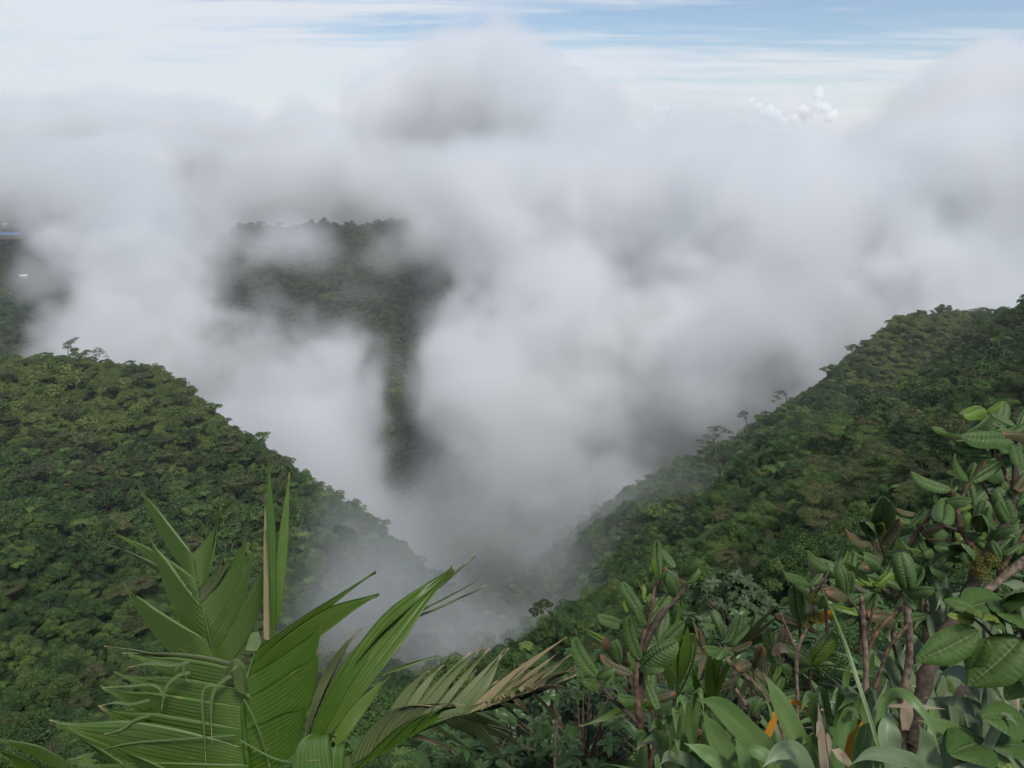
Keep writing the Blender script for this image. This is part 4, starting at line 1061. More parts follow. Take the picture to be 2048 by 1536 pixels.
stem(sh4, 'branch', [(2000, 1150, S4 + .1), (2020, 1110, S4 + .1), (2050, 1065, S4 + .1), (2060, 1000, S4 + .1)], 11, 8, RED_BARK)
quilt(sh4, S4, [
 (1967,828,1938,803,.95,5,'y'),(1971,826,2007,801,.9,-15,'y'),(1977,829,1933,861,.8,-20,'g'),(2029,852,1984,824,1,10,'g'),(1922,874,1865,850,.7,12,'g'),(2023,885,1924,861,.8,4,'g'),
 (1971,902,1912,882,.7,8,'g'),(1968,898,1914,880,.5,-40,'y'),(1992,920,1929,909,.6,10,'g'),(2035,854,2052,818,.9,-10,'g'),(2058,876,2008,862,.7,5,'o'),(1985,868,2002,855,.7,0,'y'),
 (1932,963,1900,908,.8,8,'g'),(1934,963,1944,922,.9,-20,'g'),(1939,965,2007,925,.95,-8,'g'),(1941,955,1970,922,.8,-20,'o'),(1900,981,1815,948,.85,6,'g'),(1905,985,1918,950,1,-10,'g'),
 (1877,1014,1868,990,1,0,'g'),(1882,1016,1925,986,1,-12,'g'),(1832,1030,1788,1019,.8,5,'o'),(1816,1058,1855,1015,.7,-15,'g'),(1822,1045,1775,1024,1,10,'g'),(2021,1049,1998,978,1.05,5,'g'),
 (2024,1049,2052,1026,1,-10,'g'),(2030,1014,2054,985,1,-10,'g'),(1976,988,2016,972,1.1,-60,'o'),(1988,1059,1971,1014,1,8,'g'),(1964,1059,1966,1018,1,0,'g'),(1995,1010,2008,978,1,0,'g'),
 (1920,1105,1874,1077,1.4,5,'g'),(1896,1070,1860,1045,1,15,'g'),(1870,1073,1840,1059,1.1,0,'g'),(1934,1108,1920,1070,1,10,'g'),(1973,1082,1962,1048,.9,0,'y'),(1979,1080,2015,1044,.8,-20,'g'),
 (1972,1080,1928,1056,1,10,'g'),(1955,1063,1970,1010,1.1,-5,'g'),(2018,1046,2008,1000,1.1,0,'g'),(2039,1046,2055,1020,1,0,'g'),(1850,1105,1835,1060,1,10,'g'),(1845,1108,1880,1090,1,-10,'g'),
 (1885,1157,1882,1122,1,0,'g'),(1865,1154,1857,1125,1.1,10,'g'),(1855,1150,1830,1120,1,10,'g'),(1870,1160,1900,1140,1,-10,'g'),(1945,905,1935,880,1,10,'g'),(2000,915,2030,900,1,-10,'g'),(2025,890,2040,930,1,-30,'g'),
 (1910,985,1935,1000,1,-30,'g'),(1893,1000,1880,1030,1,0,'g'),(2035,1000,2012,960,.9,20,'g'),(2052,950,2030,985,1,0,'o'),(2008,1110,2040,1090,1,-10,'g'),(2000,1120,1990,1080,1,0,'g'),(1845,1070,1870,1040,.9,-20,'o')])
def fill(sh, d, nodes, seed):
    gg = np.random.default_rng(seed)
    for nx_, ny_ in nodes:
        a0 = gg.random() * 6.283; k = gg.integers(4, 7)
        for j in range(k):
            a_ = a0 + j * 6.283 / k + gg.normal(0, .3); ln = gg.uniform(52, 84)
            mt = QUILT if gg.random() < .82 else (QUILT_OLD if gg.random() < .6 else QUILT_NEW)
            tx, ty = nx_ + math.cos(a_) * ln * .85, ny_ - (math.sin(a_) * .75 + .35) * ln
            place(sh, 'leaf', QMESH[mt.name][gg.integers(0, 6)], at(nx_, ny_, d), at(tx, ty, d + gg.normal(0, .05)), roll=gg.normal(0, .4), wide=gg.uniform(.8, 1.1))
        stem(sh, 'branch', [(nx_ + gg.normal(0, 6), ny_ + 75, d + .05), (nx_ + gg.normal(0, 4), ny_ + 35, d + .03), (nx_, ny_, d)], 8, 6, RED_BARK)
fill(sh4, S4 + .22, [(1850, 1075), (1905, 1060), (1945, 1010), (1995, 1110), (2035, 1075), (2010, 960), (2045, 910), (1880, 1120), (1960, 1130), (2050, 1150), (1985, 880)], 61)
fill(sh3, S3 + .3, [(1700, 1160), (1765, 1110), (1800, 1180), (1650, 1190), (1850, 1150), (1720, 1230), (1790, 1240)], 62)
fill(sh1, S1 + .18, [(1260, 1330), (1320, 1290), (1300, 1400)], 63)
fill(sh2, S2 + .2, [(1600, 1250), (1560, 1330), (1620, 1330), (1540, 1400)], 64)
for cx, cy_, rp in ((1951, 1122, 17), (1983, 1126, 20), (1962, 1150, 22), (1940, 1105, 11)):
    c = np.array(at(cx, cy_, S4 - .03)); gg = np.random.default_rng(cx)
    v, f, tn = leaf_cloud(gg, c + gg.normal(0, 0.3, (6, 3)) * rp * S4 / F, np.full(6, rp * S4 / F * .75), .3 + .3 * gg.random(6), 700, .010, 1, .2, aspect=.25)
    mesh_part('moss_tuft', v, f, MOSS, sh4, tone=tn)
for cx, cy_, rp in ((1626, 1200, 12), (1624, 1240, 14), (1612, 1246, 8)):
    c = np.array(at(cx, cy_, S3 + .08)); gg = np.random.default_rng(cx)
    v, f, tn = leaf_cloud(gg, c + gg.normal(0, 0.3, (6, 3)) * rp * S3 / F, np.full(6, rp * S3 / F * .75), .25 + .3 * gg.random(6), 500, .010, 1, .2, aspect=.25)
    mesh_part('moss_tuft', v, f, MOSS, sh3, tone=tn)

# ---------------------------------------------------------------- broad-leaved plant at the right edge
S5 = 1.75
br = thing('broad_leaved_plant', 'plant with large ovate ribbed leaves at the right edge', 'plant', at(2090, 1640, S5))
stem(br, 'stem', [(2100, 1700, S5), (2085, 1480, S5), (2060, 1330, S5), (2045, 1262, S5), (2030, 1215, S5)], 16, 8, RED_BARK)
stem(br, 'stem', [(2075, 1420, S5), (2020, 1320, S5), (1975, 1262, S5), (1945, 1235, S5)], 9, 6, RED_BARK)
for bx, by, tx, ty, wf, rl, k in [(1955,1262,1834,1318,.9,-25,0),(2041,1277,1938,1375,1.05,-10,0),(1972,1277,1932,1358,.95,-25,0),(1948,1218,1888,1198,1,5,0),(2004,1208,1932,1192,1.1,0,0),
    (2004,1245,1960,1222,1,0,0),(1946,1240,1898,1228,.8,0,1),(1946,1236,1968,1206,.7,-10,1),(2006,1215,2060,1190,1,0,0),(2030,1248,2004,1216,1,0,0),(2052,1455,1984,1412,1.2,0,0),(1970,1495,1918,1468,1.1,0,0),
    (1990,1525,1920,1512,1,0,0),(2048,1300,2070,1400,1,0,0),(2050,1500,2000,1470,1.1,0,0),(2035,1215,2070,1150,.9,0,1),(2060,1340,2010,1400,1,0,0),(2030,1560,1985,1500,1,0,1),(1995,1235,2045,1225,1,0,0)]:
    gg = np.random.default_rng(bx * 3 + ty)
    mt = (OVATE, OVATE_NEW)[k]
    place(br, 'leaf', OMESH[mt.name][gg.integers(0, 3)], at(bx, by, S5 + gg.normal(0, .03)), at(tx, ty, S5 - .06 + gg.normal(0, .05)), roll=R(rl), wide=wf)

# ---------------------------------------------------------------- strap-leaved plants
def strap_plant(label, root, rows, cat='plant', grp=None):
    p = thing('strap_leaved_plant', label, cat, at(*root), grp)
    for pts, w, mt in rows:
        ribbon(p, 'leaf', pts, w, {'g': STRAP, 's': STRAP_GREY, 'd': STRAP_DRY, 'o': STRAP_ORANGE, 'k': PALM_DARK}[mt])
    return p
K = 1.9
strap_plant('strap-leaved plant with wide striped arching leaves below the upright quilted shrub', (1560, 1640, K), [
 ([(1575,1640,K),(1536,1516,K),(1494,1467,K-.05),(1435,1412,K-.1),(1393,1398,K-.15)],50,'g'), ([(1520,1640,K-.05),(1466,1536,K-.08),(1430,1470,K-.1),(1402,1418,K-.12)],44,'g'),
 ([(1660,1640,K),(1625,1540,K),(1595,1480,K),(1554,1394,K+.02),(1527,1346,K+.03)],40,'g'), ([(1520,1600,K-.1),(1449,1536,K-.15),(1410,1505,K-.15),(1368,1486,K-.15)],30,'g'),
 ([(1640,1600,K-.2),(1600,1510,K-.25),(1560,1502,K-.28),(1526,1534,K-.3)],34,'s'), ([(1420,1600,K),(1385,1530,K),(1340,1512,K-.05),(1320,1530,K-.1)],24,'s'),
 ([(1480,1650,K),(1450,1560,K),(1420,1520,K),(1390,1540,K-.05)],20,'g'), ([(1510,1500,K+.15),(1528,1484,K+.15),(1545,1446,K+.15),(1560,1415,K+.15)],14,'o'),
 ([(1545,1430,K+.2),(1575,1406,K+.2),(1606,1412,K+.2),(1628,1450,K+.2)],9,'o'), ([(1560,1640,K-.1),(1545,1530,K-.1),(1500,1500,K-.1),(1475,1520,K-.15)],26,'g'),
 ([(1500,1640,K-.2),(1492,1540,K-.2),(1480,1490,K-.2),(1470,1478,K-.2)],26,'y' if False else 'g')])
K = 1.7
strap_plant('strap-leaved plant with upright grey green blades at the foot of the leaning trunk', (1800, 1660, K), [
 ([(1785,1660,K),(1780,1540,K),(1776,1470,K-.02),(1777,1415,K+.02)],50,'s'), ([(1862,1660,K),(1856,1540,K),(1850,1490,K),(1838,1448,K-.03)],50,'s'),
 ([(1745,1640,K),(1759,1440,K),(1773,1396,K),(1801,1386,K-.03),(1829,1405,K-.06),(1861,1450,K-.08),(1880,1510,K-.1)],20,'g'),
 ([(1735,1640,K+.05),(1738,1536,K+.05),(1752,1440,K+.05),(1775,1358,K+.05)],28,'s'), ([(1715,1640,K+.05),(1715,1530,K+.05),(1725,1470,K+.05),(1745,1440,K+.05)],30,'g'),
 ([(1880,1640,K-.1),(1840,1540,K-.15),(1800,1515,K-.2),(1740,1508,K-.25),(1700,1530,K-.3)],30,'s'), ([(1680,1640,K),(1672,1520,K),(1690,1440,K),(1705,1425,K-.02),(1722,1440,K-.05)],26,'g'),
 ([(1766,1640,K-.15),(1766,1536,K-.15),(1711,1349,K-.05),(1672,1240,K),(1644,1178,K+.03)],7,'k'), ([(1600,1640,K),(1606,1560,K),(1570,1520,K),(1548,1530,K)],28,'s'),
 ([(1652,1640,K+.05),(1650,1536,K+.05),(1642,1460,K+.05),(1636,1405,K+.05)],15,'d'), ([(1662,1640,K+.08),(1660,1540,K+.08),(1656,1480,K+.08),(1654,1465,K+.08)],12,'d'),
 ([(1690,1540,K+.1),(1700,1490,K+.1),(1718,1465,K+.1),(1725,1440,K+.12)],22,'o'), ([(1810,1460,K+.1),(1812,1420,K+.1),(1810,1395,K+.1)],24,'d'), ([(1760,1412,K+.02),(1830,1412,K),(1890,1418,K)],6,'d'),
 ([(1700,1530,K-.05),(1680,1510,K-.05),(1662,1498,K-.05)],18,'d')])
K = 1.85
strap_plant('strap-leaved plant with long grey green blades leaning left under the broad leaves', (2040, 1620, K), [
 ([(2060,1600,K),(2004,1454,K),(1969,1391,K),(1916,1345,K-.03),(1870,1352,K-.05)],38,'s'), ([(2080,1560,K),(2004,1464,K),(1934,1412,K),(1848,1394,K-.03)],32,'s'),
 ([(2020,1540,K-.1),(1934,1478,K-.12),(1885,1454,K-.13),(1834,1440,K-.15)],30,'g'), ([(1985,1640,K),(1960,1540,K),(1945,1490,K),(1905,1460,K)],26,'g'),
 ([(2010,1640,K-.1),(1980,1560,K-.15),(1940,1540,K-.18),(1880,1545,K-.2)],30,'s'), ([(1930,1640,K),(1905,1560,K),(1890,1500,K),(1895,1440,K)],20,'s'), ([(1920,1560,K+.05),(1905,1500,K+.05),(1918,1450,K+.05)],14,'d'),
 ([(2040,1460,K),(1980,1440,K-.02),(1935,1448,K-.04)],8,'s')])
K = 2.9
strap_plant('strap-leaved plant with thin pale arching blades between the bare brown stems', (1830, 1560, K), [
 ([(1830,1500,K),(1812,1420,K),(1794,1363,K),(1717,1345,K),(1656,1334,K)],11,'g'), ([(1760,1500,K),(1730,1430,K),(1690,1404,K),(1628,1406,K)],11,'g'),
 ([(1900,1420,K),(1864,1265,K),(1812,1237,K),(1742,1214,K)],14,'g'), ([(1890,1400,K),(1868,1255,K),(1847,1223,K),(1826,1185,K)],16,'g'), ([(1850,1420,K),(1810,1330,K),(1780,1270,K),(1745,1238,K)],20,'s'),
 ([(1880,1450,K),(1860,1350,K),(1830,1290,K),(1800,1255,K)],28,'s'), ([(1840,1480,K),(1800,1380,K),(1770,1320,K),(1738,1300,K)],26,'s'), ([(1910,1450,K),(1900,1330,K),(1885,1270,K),(1866,1225,K)],26,'s'),
 ([(1780,1500,K),(1750,1420,K),(1740,1340,K),(1752,1290,K)],18,'g'), ([(1920,1480,K),(1890,1400,K),(1850,1370,K),(1800,1372,K)],24,'s'), ([(1870,1500,K),(1850,1420,K),(1800,1400,K),(1770,1420,K)],22,'g'),
 ([(1700,1500,K),(1690,1400,K),(1692,1350,K),(1700,1325,K)],14,'g'), ([(1980,1400,K),(1970,1250,K),(1930,1200,K),(1880,1190,K)],26,'s'), ([(2040,1400,K),(2060,1250,K),(2040,1180,K),(2000,1165,K)],36,'s'), ([(1960,1480,K),(1990,1350,K),(2020,1290,K),(2060,1270,K)],30,'s')])

gk = np.random.default_rng(404)
for lb, root, n_, px_r, py_r, kd in (('strap-leaved plant with a spray of pale blades at the lower right corner', (1960, 1600), 28, (1840, 2060), (1370, 1500), 's'),
        ('strap-leaved plant with mixed blades filling the gap below the bare stems', (1690, 1620), 24, (1600, 1800), (1400, 1500), 'g'),
        ('strap-leaved plant with short blades at the foot of the upright quilted shrub', (1400, 1620), 22, (1270, 1520), (1420, 1530), 'g'),
        ('strap-leaved plant with long pale blades behind the leaning trunk', (1900, 1500), 26, (1790, 2050), (1180, 1370), 's')):
    dk = 2.1 + .9 * (root[1] < 1550)
    rows = []
    for k in range(n_):
        tx, ty = gk.uniform(*px_r), gk.uniform(*py_r); bx = root[0] + gk.normal(0, 40); mx_ = bx + (tx - bx) * gk.uniform(.2, .5)
        hi = min(ty, root[1] - 60) - gk.uniform(0, 45)
        dz = gk.normal(0, .12)
        rows.append(([(bx, root[1], dk + dz), (mx_, (root[1] + hi) / 2, dk + dz), (mx_ + (tx - mx_) * .55, hi, dk + dz - .03), (tx, ty, dk + dz - .08)], gk.uniform(13, 27), kd if gk.random() < .75 else 'gsgd'[gk.integers(0, 4)]))
    strap_plant(lb, (root[0], root[1], dk), rows)

fl_ = thing('flower', 'small orange red flower between the bare brown stems', 'flower', at(1750, 1238, 2.8))
stem(fl_, 'stem', [(1735, 1330, 2.8), (1742, 1280, 2.8), (1750, 1238, 2.8)], 3, 3, GREY_BARK, 5)
for k in range(6):
    a_ = k * 1.05
    ribbon(fl_, 'petal', [(1750, 1238, 2.8), (1750 + 9 * math.cos(a_), 1238 - 7 * math.sin(a_), 2.79), (1750 + 16 * math.cos(a_), 1238 - 11 * math.sin(a_) + 3, 2.78)], 8, STRAP_ORANGE, rows=8, nu=3)
for i_, (px, py, dd) in enumerate([(1655, 1235, 2.9), (1905, 1310, 1.95), (1925, 1385, 1.8), (1560, 1300, 2.9)]):
    dl = thing('withered_leaf', ('withered reddish leaf left of the bare stems', 'withered orange brown leaf under the broad leaves', 'withered brown leaf low under the broad leaves', 'withered brown leaf beside the low quilted shrub')[i_], 'leaf', at(px, py, dd))
    ribbon(dl, 'blade', [(px - 16, py + 10, dd), (px, py - 4, dd - .02), (px + 18, py + 6, dd - .03)], 20, (STRAP_ORANGE, STRAP_ORANGE, STRAP_DRY, STRAP_DRY)[i_], .5, rows=10, nu=5, root=.2)

# loose strap leaves in rosettes on the slope
STR = []
for i in range(4):
    gg = np.random.default_rng(70 + i); rows = 14; t = np.linspace(0, 1, rows)
    an = 1.25 - (1.3 + .5 * gg.random()) * t; p = np.stack([0 * t, np.cumsum(np.cos(an)) / rows, np.cumsum(np.sin(an)) / rows], 1)
    w = .055 * np.minimum(1, .6 + t) * (1 - smooth(.4, 1, t)) + .002; u = np.linspace(-1, 1, 5)
    nrm_ = np.stack([0 * t, -np.sin(an), np.cos(an)], 1)
    STR.append(p[:, None] + np.array([1, 0, 0]) * (u[None, :, None] * w[:, None, None]) + nrm_[:, None] * np.abs(u)[None, :, None] * w[:, None, None] * .3)
STRM = {m.name: [grid_mesh('leaf', v, m) for v in STR] for m in (STRAP, STRAP_GREY, STRAP_DRY)}
g = np.random.default_rng(99)
for i in range(34):
    dd = 2.1 + 3.0 * g.random(); px = 1330 + 780 * g.random()
    x, y = at(px, 1400, dd).x, at(px, 1400, dd).y
    z = float(ground_z(x, y))
    p = thing('strap_leaved_plant', 'small strap-leaved plant ' + min(((1300, 'under the upright quilted shrub'), (1480, 'under the low quilted shrub'), (1640, 'left of the bare brown stems'), (1780, 'between the bare brown stems'), (1900, 'beside the leaning trunk'), (2040, 'under the broad leaves')), key=lambda q_: abs(q_[0] - px))[1], 'plant', (x, y, z), 'small strap-leaved plants on the near slope')
    sz = .28 + .24 * g.random()
    for k in range(int(9 + 5 * g.random())):
        m_ = (STRAP, STRAP_GREY, STRAP, STRAP_DRY)[g.choice(4, p=[.45, .28, .24, .03])]
        o = bpy.data.objects.new('leaf', STRM[m_.name][g.integers(0, 4)]); col.objects.link(o); o.parent = p
        o.rotation_euler = (g.normal(0, .25), g.normal(0, .2), k * 2.4 + g.normal(0, .3)); o.scale = [sz * (.7 + .5 * g.random())] * 3

# ---------------------------------------------------------------- second palm and dry fronds behind the quilted shrubs
P2 = 3.6
pm2 = thing('palm', 'small palm with upright pleated fronds behind the upright quilted shrub', 'palm', at(1350, 1560, P2))
f2 = stem(pm2, 'frond', [(1350, 1560, P2), (1352, 1420, P2), (1356, 1330, P2), (1358, 1270, P2)], 8, 4, PALM_PALE, 5)
f3 = stem(pm2, 'frond', [(1345, 1560, P2), (1320, 1420, P2), (1270, 1320, P2), (1220, 1280, P2)], 8, 3, PALM_PALE, 5)
f4 = stem(pm2, 'frond', [(1360, 1560, P2), (1400, 1440, P2), (1430, 1380, P2), (1440, 1330, P2)], 8, 3, PALM_PALE, 5)
for fr, rows in ((f2, [((1345,1340),(1362,1350),(1335,1260),(1368,1270),(1360,1206)),((1356,1370),(1366,1360),(1352,1300),(1395,1300),(1376,1252)),((1350,1400),(1360,1380),(1390,1340),(1400,1310),(1392,1270)),((1352,1350),(1346,1390),(1320,1310),(1312,1330),(1318,1250)),((1352,1300),(1358,1330),(1290,1200),(1300,1210),(1267,1140))]),
                 (f3, [((1275,1325),(1262,1312),(1240,1300),(1220,1270),(1157,1251)),((1282,1340),(1270,1320),(1250,1320),(1225,1290),(1172,1262)),((1290,1352),(1280,1335),(1250,1330),(1240,1320),(1185,1285)),((1310,1400),(1300,1370),(1250,1440),(1230,1420),(1160,1450)),((1300,1372),(1318,1400),(1262,1400),(1290,1420),(1235,1425))]),
                 (f4, [((1430,1380),(1440,1340),(1420,1310),(1450,1300),(1440,1290)),((1425,1400),(1440,1380),(1440,1320),(1460,1330),(1470,1310)),((1410,1430),(1420,1400),(1380,1380),(1390,1360),(1385,1320)),((1420,1420),(1440,1390),(1400,1350),(1430,1330),(1420,1300))])):
    for b0, b1, c0, c1, tp in rows:
        bl(fr, b0, b1, c0, c1, tp, P2, P2 - .05, PALM_M, 4)
pm3 = thing('palm', 'half dead palm with drooping straw coloured fronds between the quilted shrubs', 'palm', at(1500, 1560, P2 + .4))
g = np.random.default_rng(5)
for hub, tips, mt in (((1470, 1310), [(1556,1206),(1540,1218),(1568,1224),(1576,1246),(1560,1262),(1520,1215)], PALM_PALE), ((1540, 1290), [(1612,1298),(1600,1320),(1606,1310),(1590,1332),(1575,1340),(1560,1345)], PALM_DRY),
                      ((1500, 1350), [(1425,1395),(1440,1412),(1450,1425),(1470,1432),(1430,1380)], PALM_DRY), ((1410, 1310), [(1385,1240),(1400,1250),(1380,1290),(1378,1330),(1395,1370)], PALM_DRY), ((1440, 1330), [(1400,1370),(1410,1390),(1420,1400),(1408,1350)], PALM_PALE)):
    fr = stem(pm3, 'frond', [(1500, 1560, P2 + .4), ((1500 + hub[0]) / 2, (1540 + hub[1]) / 2, P2 + .4), (*hub, P2 + .4)], 7, 4, PALM_DRY, 5)
    for tx, ty in tips:
        nx_, ny_ = -(ty - hub[1]), tx - hub[0]; q_ = math.hypot(nx_, ny_); nx_, ny_ = nx_ / q_ * 8, ny_ / q_ * 8
        mx_, my_ = (hub[0] + tx) / 2, (hub[1] + ty) / 2 - 10
        bl(fr, (hub[0] - nx_ * .4, hub[1] - ny_ * .4), (hub[0] + nx_ * .4, hub[1] + ny_ * .4), (mx_ - nx_, my_ - ny_), (mx_ + nx_, my_ + ny_), (tx, ty), P2 + .4, P2 + .3, mt if g.random() < .7 else PALM_PALE, 2)

# ---------------------------------------------------------------- rosette shrubs on the near slope
def rosette(n, l, w, mat, seed, lift=.5):
    gg = np.random.default_rng(seed); vs_, fs_, o = [], [], 0
    for k in range(n):
        a_ = k * 2.4 + gg.normal(0, .2); e_ = lift + .5 * gg.random() - .35; ll_ = l * (.7 + .5 * gg.random())
        t = np.array([0, .3, .65, 1.0]); ww = w * np.array([.25, .9, 1, .05]) * ll_ / l
        el = e_ - .5 * t
        y_ = np.cos(el) * t * ll_; z_ = np.sin(el) * t * ll_
        u = np.array([-1, 0, 1])
        V = np.stack(np.broadcast_arrays(u[None] * ww[:, None], y_[:, None], z_[:, None] + np.abs(u)[None] * ww[:, None] * .35), -1)
        ca, sa = math.cos(a_), math.sin(a_)
        V = np.stack([V[..., 0] * ca - V[..., 1] * sa, V[..., 0] * sa + V[..., 1] * ca, V[..., 2]], -1)
        i = np.arange(12).reshape(4, 3); f = np.stack([i[:-1, :-1], i[:-1, 1:], i[1:, 1:], i[1:, :-1]], -1).reshape(-1, 4)
        vs_.append(V.reshape(-1, 3)); fs_.append(f + o); o += 12
    return mesh_from('leaf_rosette', np.concatenate(vs_), np.concatenate(fs_), [mat], smooth_=True)
ROS = {m.name: [rosette(11, .075, .0155, m, 300 + i) for i in range(3)] for m in (GLOSSY, GLOSSY_GREY)}
def rosette_shrub(label, base, hgt, wid, n, mat, seed, grp=None, bark=GREY_BARK, rs=1.0):
    gg = np.random.default_rng(seed)
    p = thing('shrub', label, 'shrub', base, grp)
    for k in range(n):
        a_ = gg.random() * 6.283; q_ = math.sqrt(gg.random()) * wid
        tip = np.array([math.cos(a_) * q_, math.sin(a_) * q_, hgt * (1.05 - .6 * (q_ / wid)**2) * (.55 + .5 * gg.random())])
        if k % 2 == 0:
            v, f = tube(spline([(0, 0, -.1), tip * np.array([.35, .35, .5]), tip], 5), np.linspace(.012, .004, 5) * max(1, hgt), 4)
            o = bpy.data.objects.new('branch', mesh_from('branch', v, f, [bark], smooth_=True)); col.objects.link(o); o.parent = p
        o = bpy.data.objects.new('leaf_rosette', ROS[mat.name][gg.integers(0, 3)]); col.objects.link(o); o.parent = p
        o.location = tip; o.rotation_euler = (gg.normal(0, .35), gg.normal(0, .35), gg.random() * 6.28); o.scale = [rs * (.8 + .5 * gg.random())] * 3
    return p
def on_ground(px, dd):
    q_ = at(px, 1400, dd); return (q_.x, q_.y, float(ground_z(q_.x, q_.y)))
rosette_shrub('bushy shrub with rosettes of small pointed leaves at the foot of the dry palm tips', on_ground(1170, 5.2), 1.15, .75, 85, GLOSSY, 1, rs=1.2)
rosette_shrub('pale grey green shrub of narrow leaves on the slope beyond the small palm', (at(1455, 1260, 9.5).x, at(1455, 1260, 9.5).y, at(1455, 1260, 9.5).z), .75, .55, 70, GLOSSY_GREY, 2, rs=1.5)
g = np.random.default_rng(17)
for i in range(46):
    dd = 5.5 + 11 * g.random()**1.2; px = 950 + 800 * g.random()
    if i >= 26: dd = 14 + 18 * g.random(); px = 930 + 700 * g.random()
    rosette_shrub('shrub of glossy leaf rosettes ' + min(((1000, 'below the dry palm tips'), (1150, 'left of the upright quilted shrub'), (1300, 'behind the upright quilted shrub'), (1450, 'behind the low quilted shrub'), (1650, 'behind the bare brown stems')), key=lambda q_: abs(q_[0] - px))[1], on_ground(px, dd), (.6 + .5 * g.random()) * (1 + (i >= 26) * .9), (.6 + .4 * g.random()) * (1 + (i >= 26) * .7), 44, (GLOSSY, GLOSSY, GLOSSY_GREY)[g.integers(0, 3)], 400 + i, 'glossy shrubs on the near slope', rs=1.35 + (i >= 26) * 1.1)

# bare twig and a bright lobed-leaf tree
tw = thing('dead_shrub', 'bare reddish twig with a withered flower head below the dry palm tips', 'shrub', at(1105, 1560, 4.0))
stem(tw, 'stem', [(1108, 1600, 4), (1110, 1500, 4), (1114, 1440, 4)], 7, 5, GREY_BARK, 6)
stem(tw, 'twig', [(1110, 1520, 4), (1122, 1500, 4), (1126, 1480, 4)], 4, 3, GREY_BARK, 5)
c = np.array(at(1111, 1432, 4.0)); gg = np.random.default_rng(3)
v, f, tn = leaf_cloud(gg, [c], [.022], [.5], 60, .022, 1, .3, aspect=.3)
mesh_part('flower_head', v, f, BROWN, tw, tone=tn)

def lobed_leaf(seed):
    gg = np.random.default_rng(seed); vs_, fs_, o = [], [], 0
    for k in range(9):
        a_ = k * .698; ll_ = .5 * (.85 + .3 * gg.random())
        d_ = np.array([math.cos(a_), math.sin(a_), -.25]); s_ = np.array([-math.sin(a_), math.cos(a_), 0])
        row = []
        for t, w in ((.05, .03), (.35, .07), (.7, .10), (.92, .07), (1.0, .01)):
            c_ = d_ * ll_ * t + np.array([0, 0, .06 * t - .15 * t * t]); row.append([c_ - s_ * w - np.array([0, 0, w * .3]), c_, c_ + s_ * w - np.array([0, 0, w * .3])])
        V = np.array(row); i = np.arange(15).reshape(5, 3)
        vs_.append(V.reshape(-1, 3)); fs_.append(np.stack([i[:-1, :-1], i[:-1, 1:], i[1:, 1:], i[1:, :-1]], -1).reshape(-1, 4) + o); o += 15
    return mesh_from('leaf', np.concatenate(vs_), np.concatenate(fs_), [LIME_LEAF], smooth_=True)
LOB = [lobed_leaf(i) for i in range(3)]
DC = 14.0
ce = thing('lobed_leaf_tree', 'bright green tree with finger-lobed leaves below the palm', 'tree', at(880, 1700, DC))
stem(ce, 'trunk', [(885, 1760, DC), (880, 1620, DC), (878, 1540, DC), (880, 1480, DC)], 12, 6, GREY_BARK, 6)
for i, (px, py, sc) in enumerate([(905,1475,40),(880,1495,36),(930,1498,38),(800,1512,46),(845,1520,44),(880,1528,40),(920,1530,36),(960,1510,34),(815,1535,40),(770,1530,30),(945,1540,40),(855,1545,40)]):
    gg = np.random.default_rng(i)
    stem(ce, 'branch', [(879, 1560, DC), ((879 + px) / 2, (1580 + py) / 2, DC), (px, py + 3, DC)], 5, 3, GREY_BARK, 5)
    o = bpy.data.objects.new('leaf', LOB[i % 3]); col.objects.link(o); o.parent = ce
    o.location = at(px, py, DC - .1 + gg.normal(0, .2)) - ce.location; o.scale = [sc * DC / F * 1.05] * 3; o.rotation_euler = (gg.normal(.15, .2), gg.normal(0, .2), gg.random() * 6)

# low ground cover under the shrubs
g = np.random.default_rng(8)
gx, gy = [], []
r = 0.9
while r < 17:
    st_ = .28 + .035 * r; n_ = int(math.radians(160) * r / st_)
    a_ = np.radians(-80 + 160 * g.random(n_)); rr_ = r + (g.random(n_) - .5) * st_
    gx.append(np.sin(a_) * rr_); gy.append(np.cos(a_) * rr_); r += st_
gx = np.concatenate(gx); gy = np.concatenate(gy); n_ = len(gx)
gs = np.interp(np.hypot(gx, gy), [1, 3, 6, 17], [.16, .24, .6, 1.7]) * (.7 + .6 * g.random(n_))
instanced('undergrowth', 'low leafy undergrowth covering the near slope', kit_col, np.stack([gx, gy, ground_z(gx, gy) - .03], 1), NK + g.choice([10, 11, 10, 0], n_), gs, g.random(n_) * 6.28, gs * .8)

# ---------------------------------------------------------------- trees that stand out on the ridges
def lone_tree(label, d, trunk, limbs, pads, size, mat, seed, w0, leaf=.16, count=1500, flat=.55):
    """trunk and limbs as pixel polylines, pads (px, py, radius px) of foliage, all about d metres deep"""
    gg = np.random.default_rng(seed)
    e = thing('tree', label, 'tree', at(*trunk[0], d))
    stem(e, 'trunk', [(x, y, d) for x, y in trunk], w0, w0 * .45, TRUNK, 7)
    for l in limbs:
        stem(e, 'limb', [(x, y, d + gg.normal(0, .25)) for x, y in l], w0 * .5, w0 * .2, TRUNK, 5)
    c = [np.array(at(x, y, d + gg.normal(0, .5) * r * d / F)) for x, y, r in pads]
    v, f, tn = leaf_cloud(gg, c, [r * d / F for x, y, r in pads], .1 + .3 * gg.random(len(pads)), count, leaf, flat, .7)
    mesh_part('crown', v, f, mat, e, tone=tn)
    return e
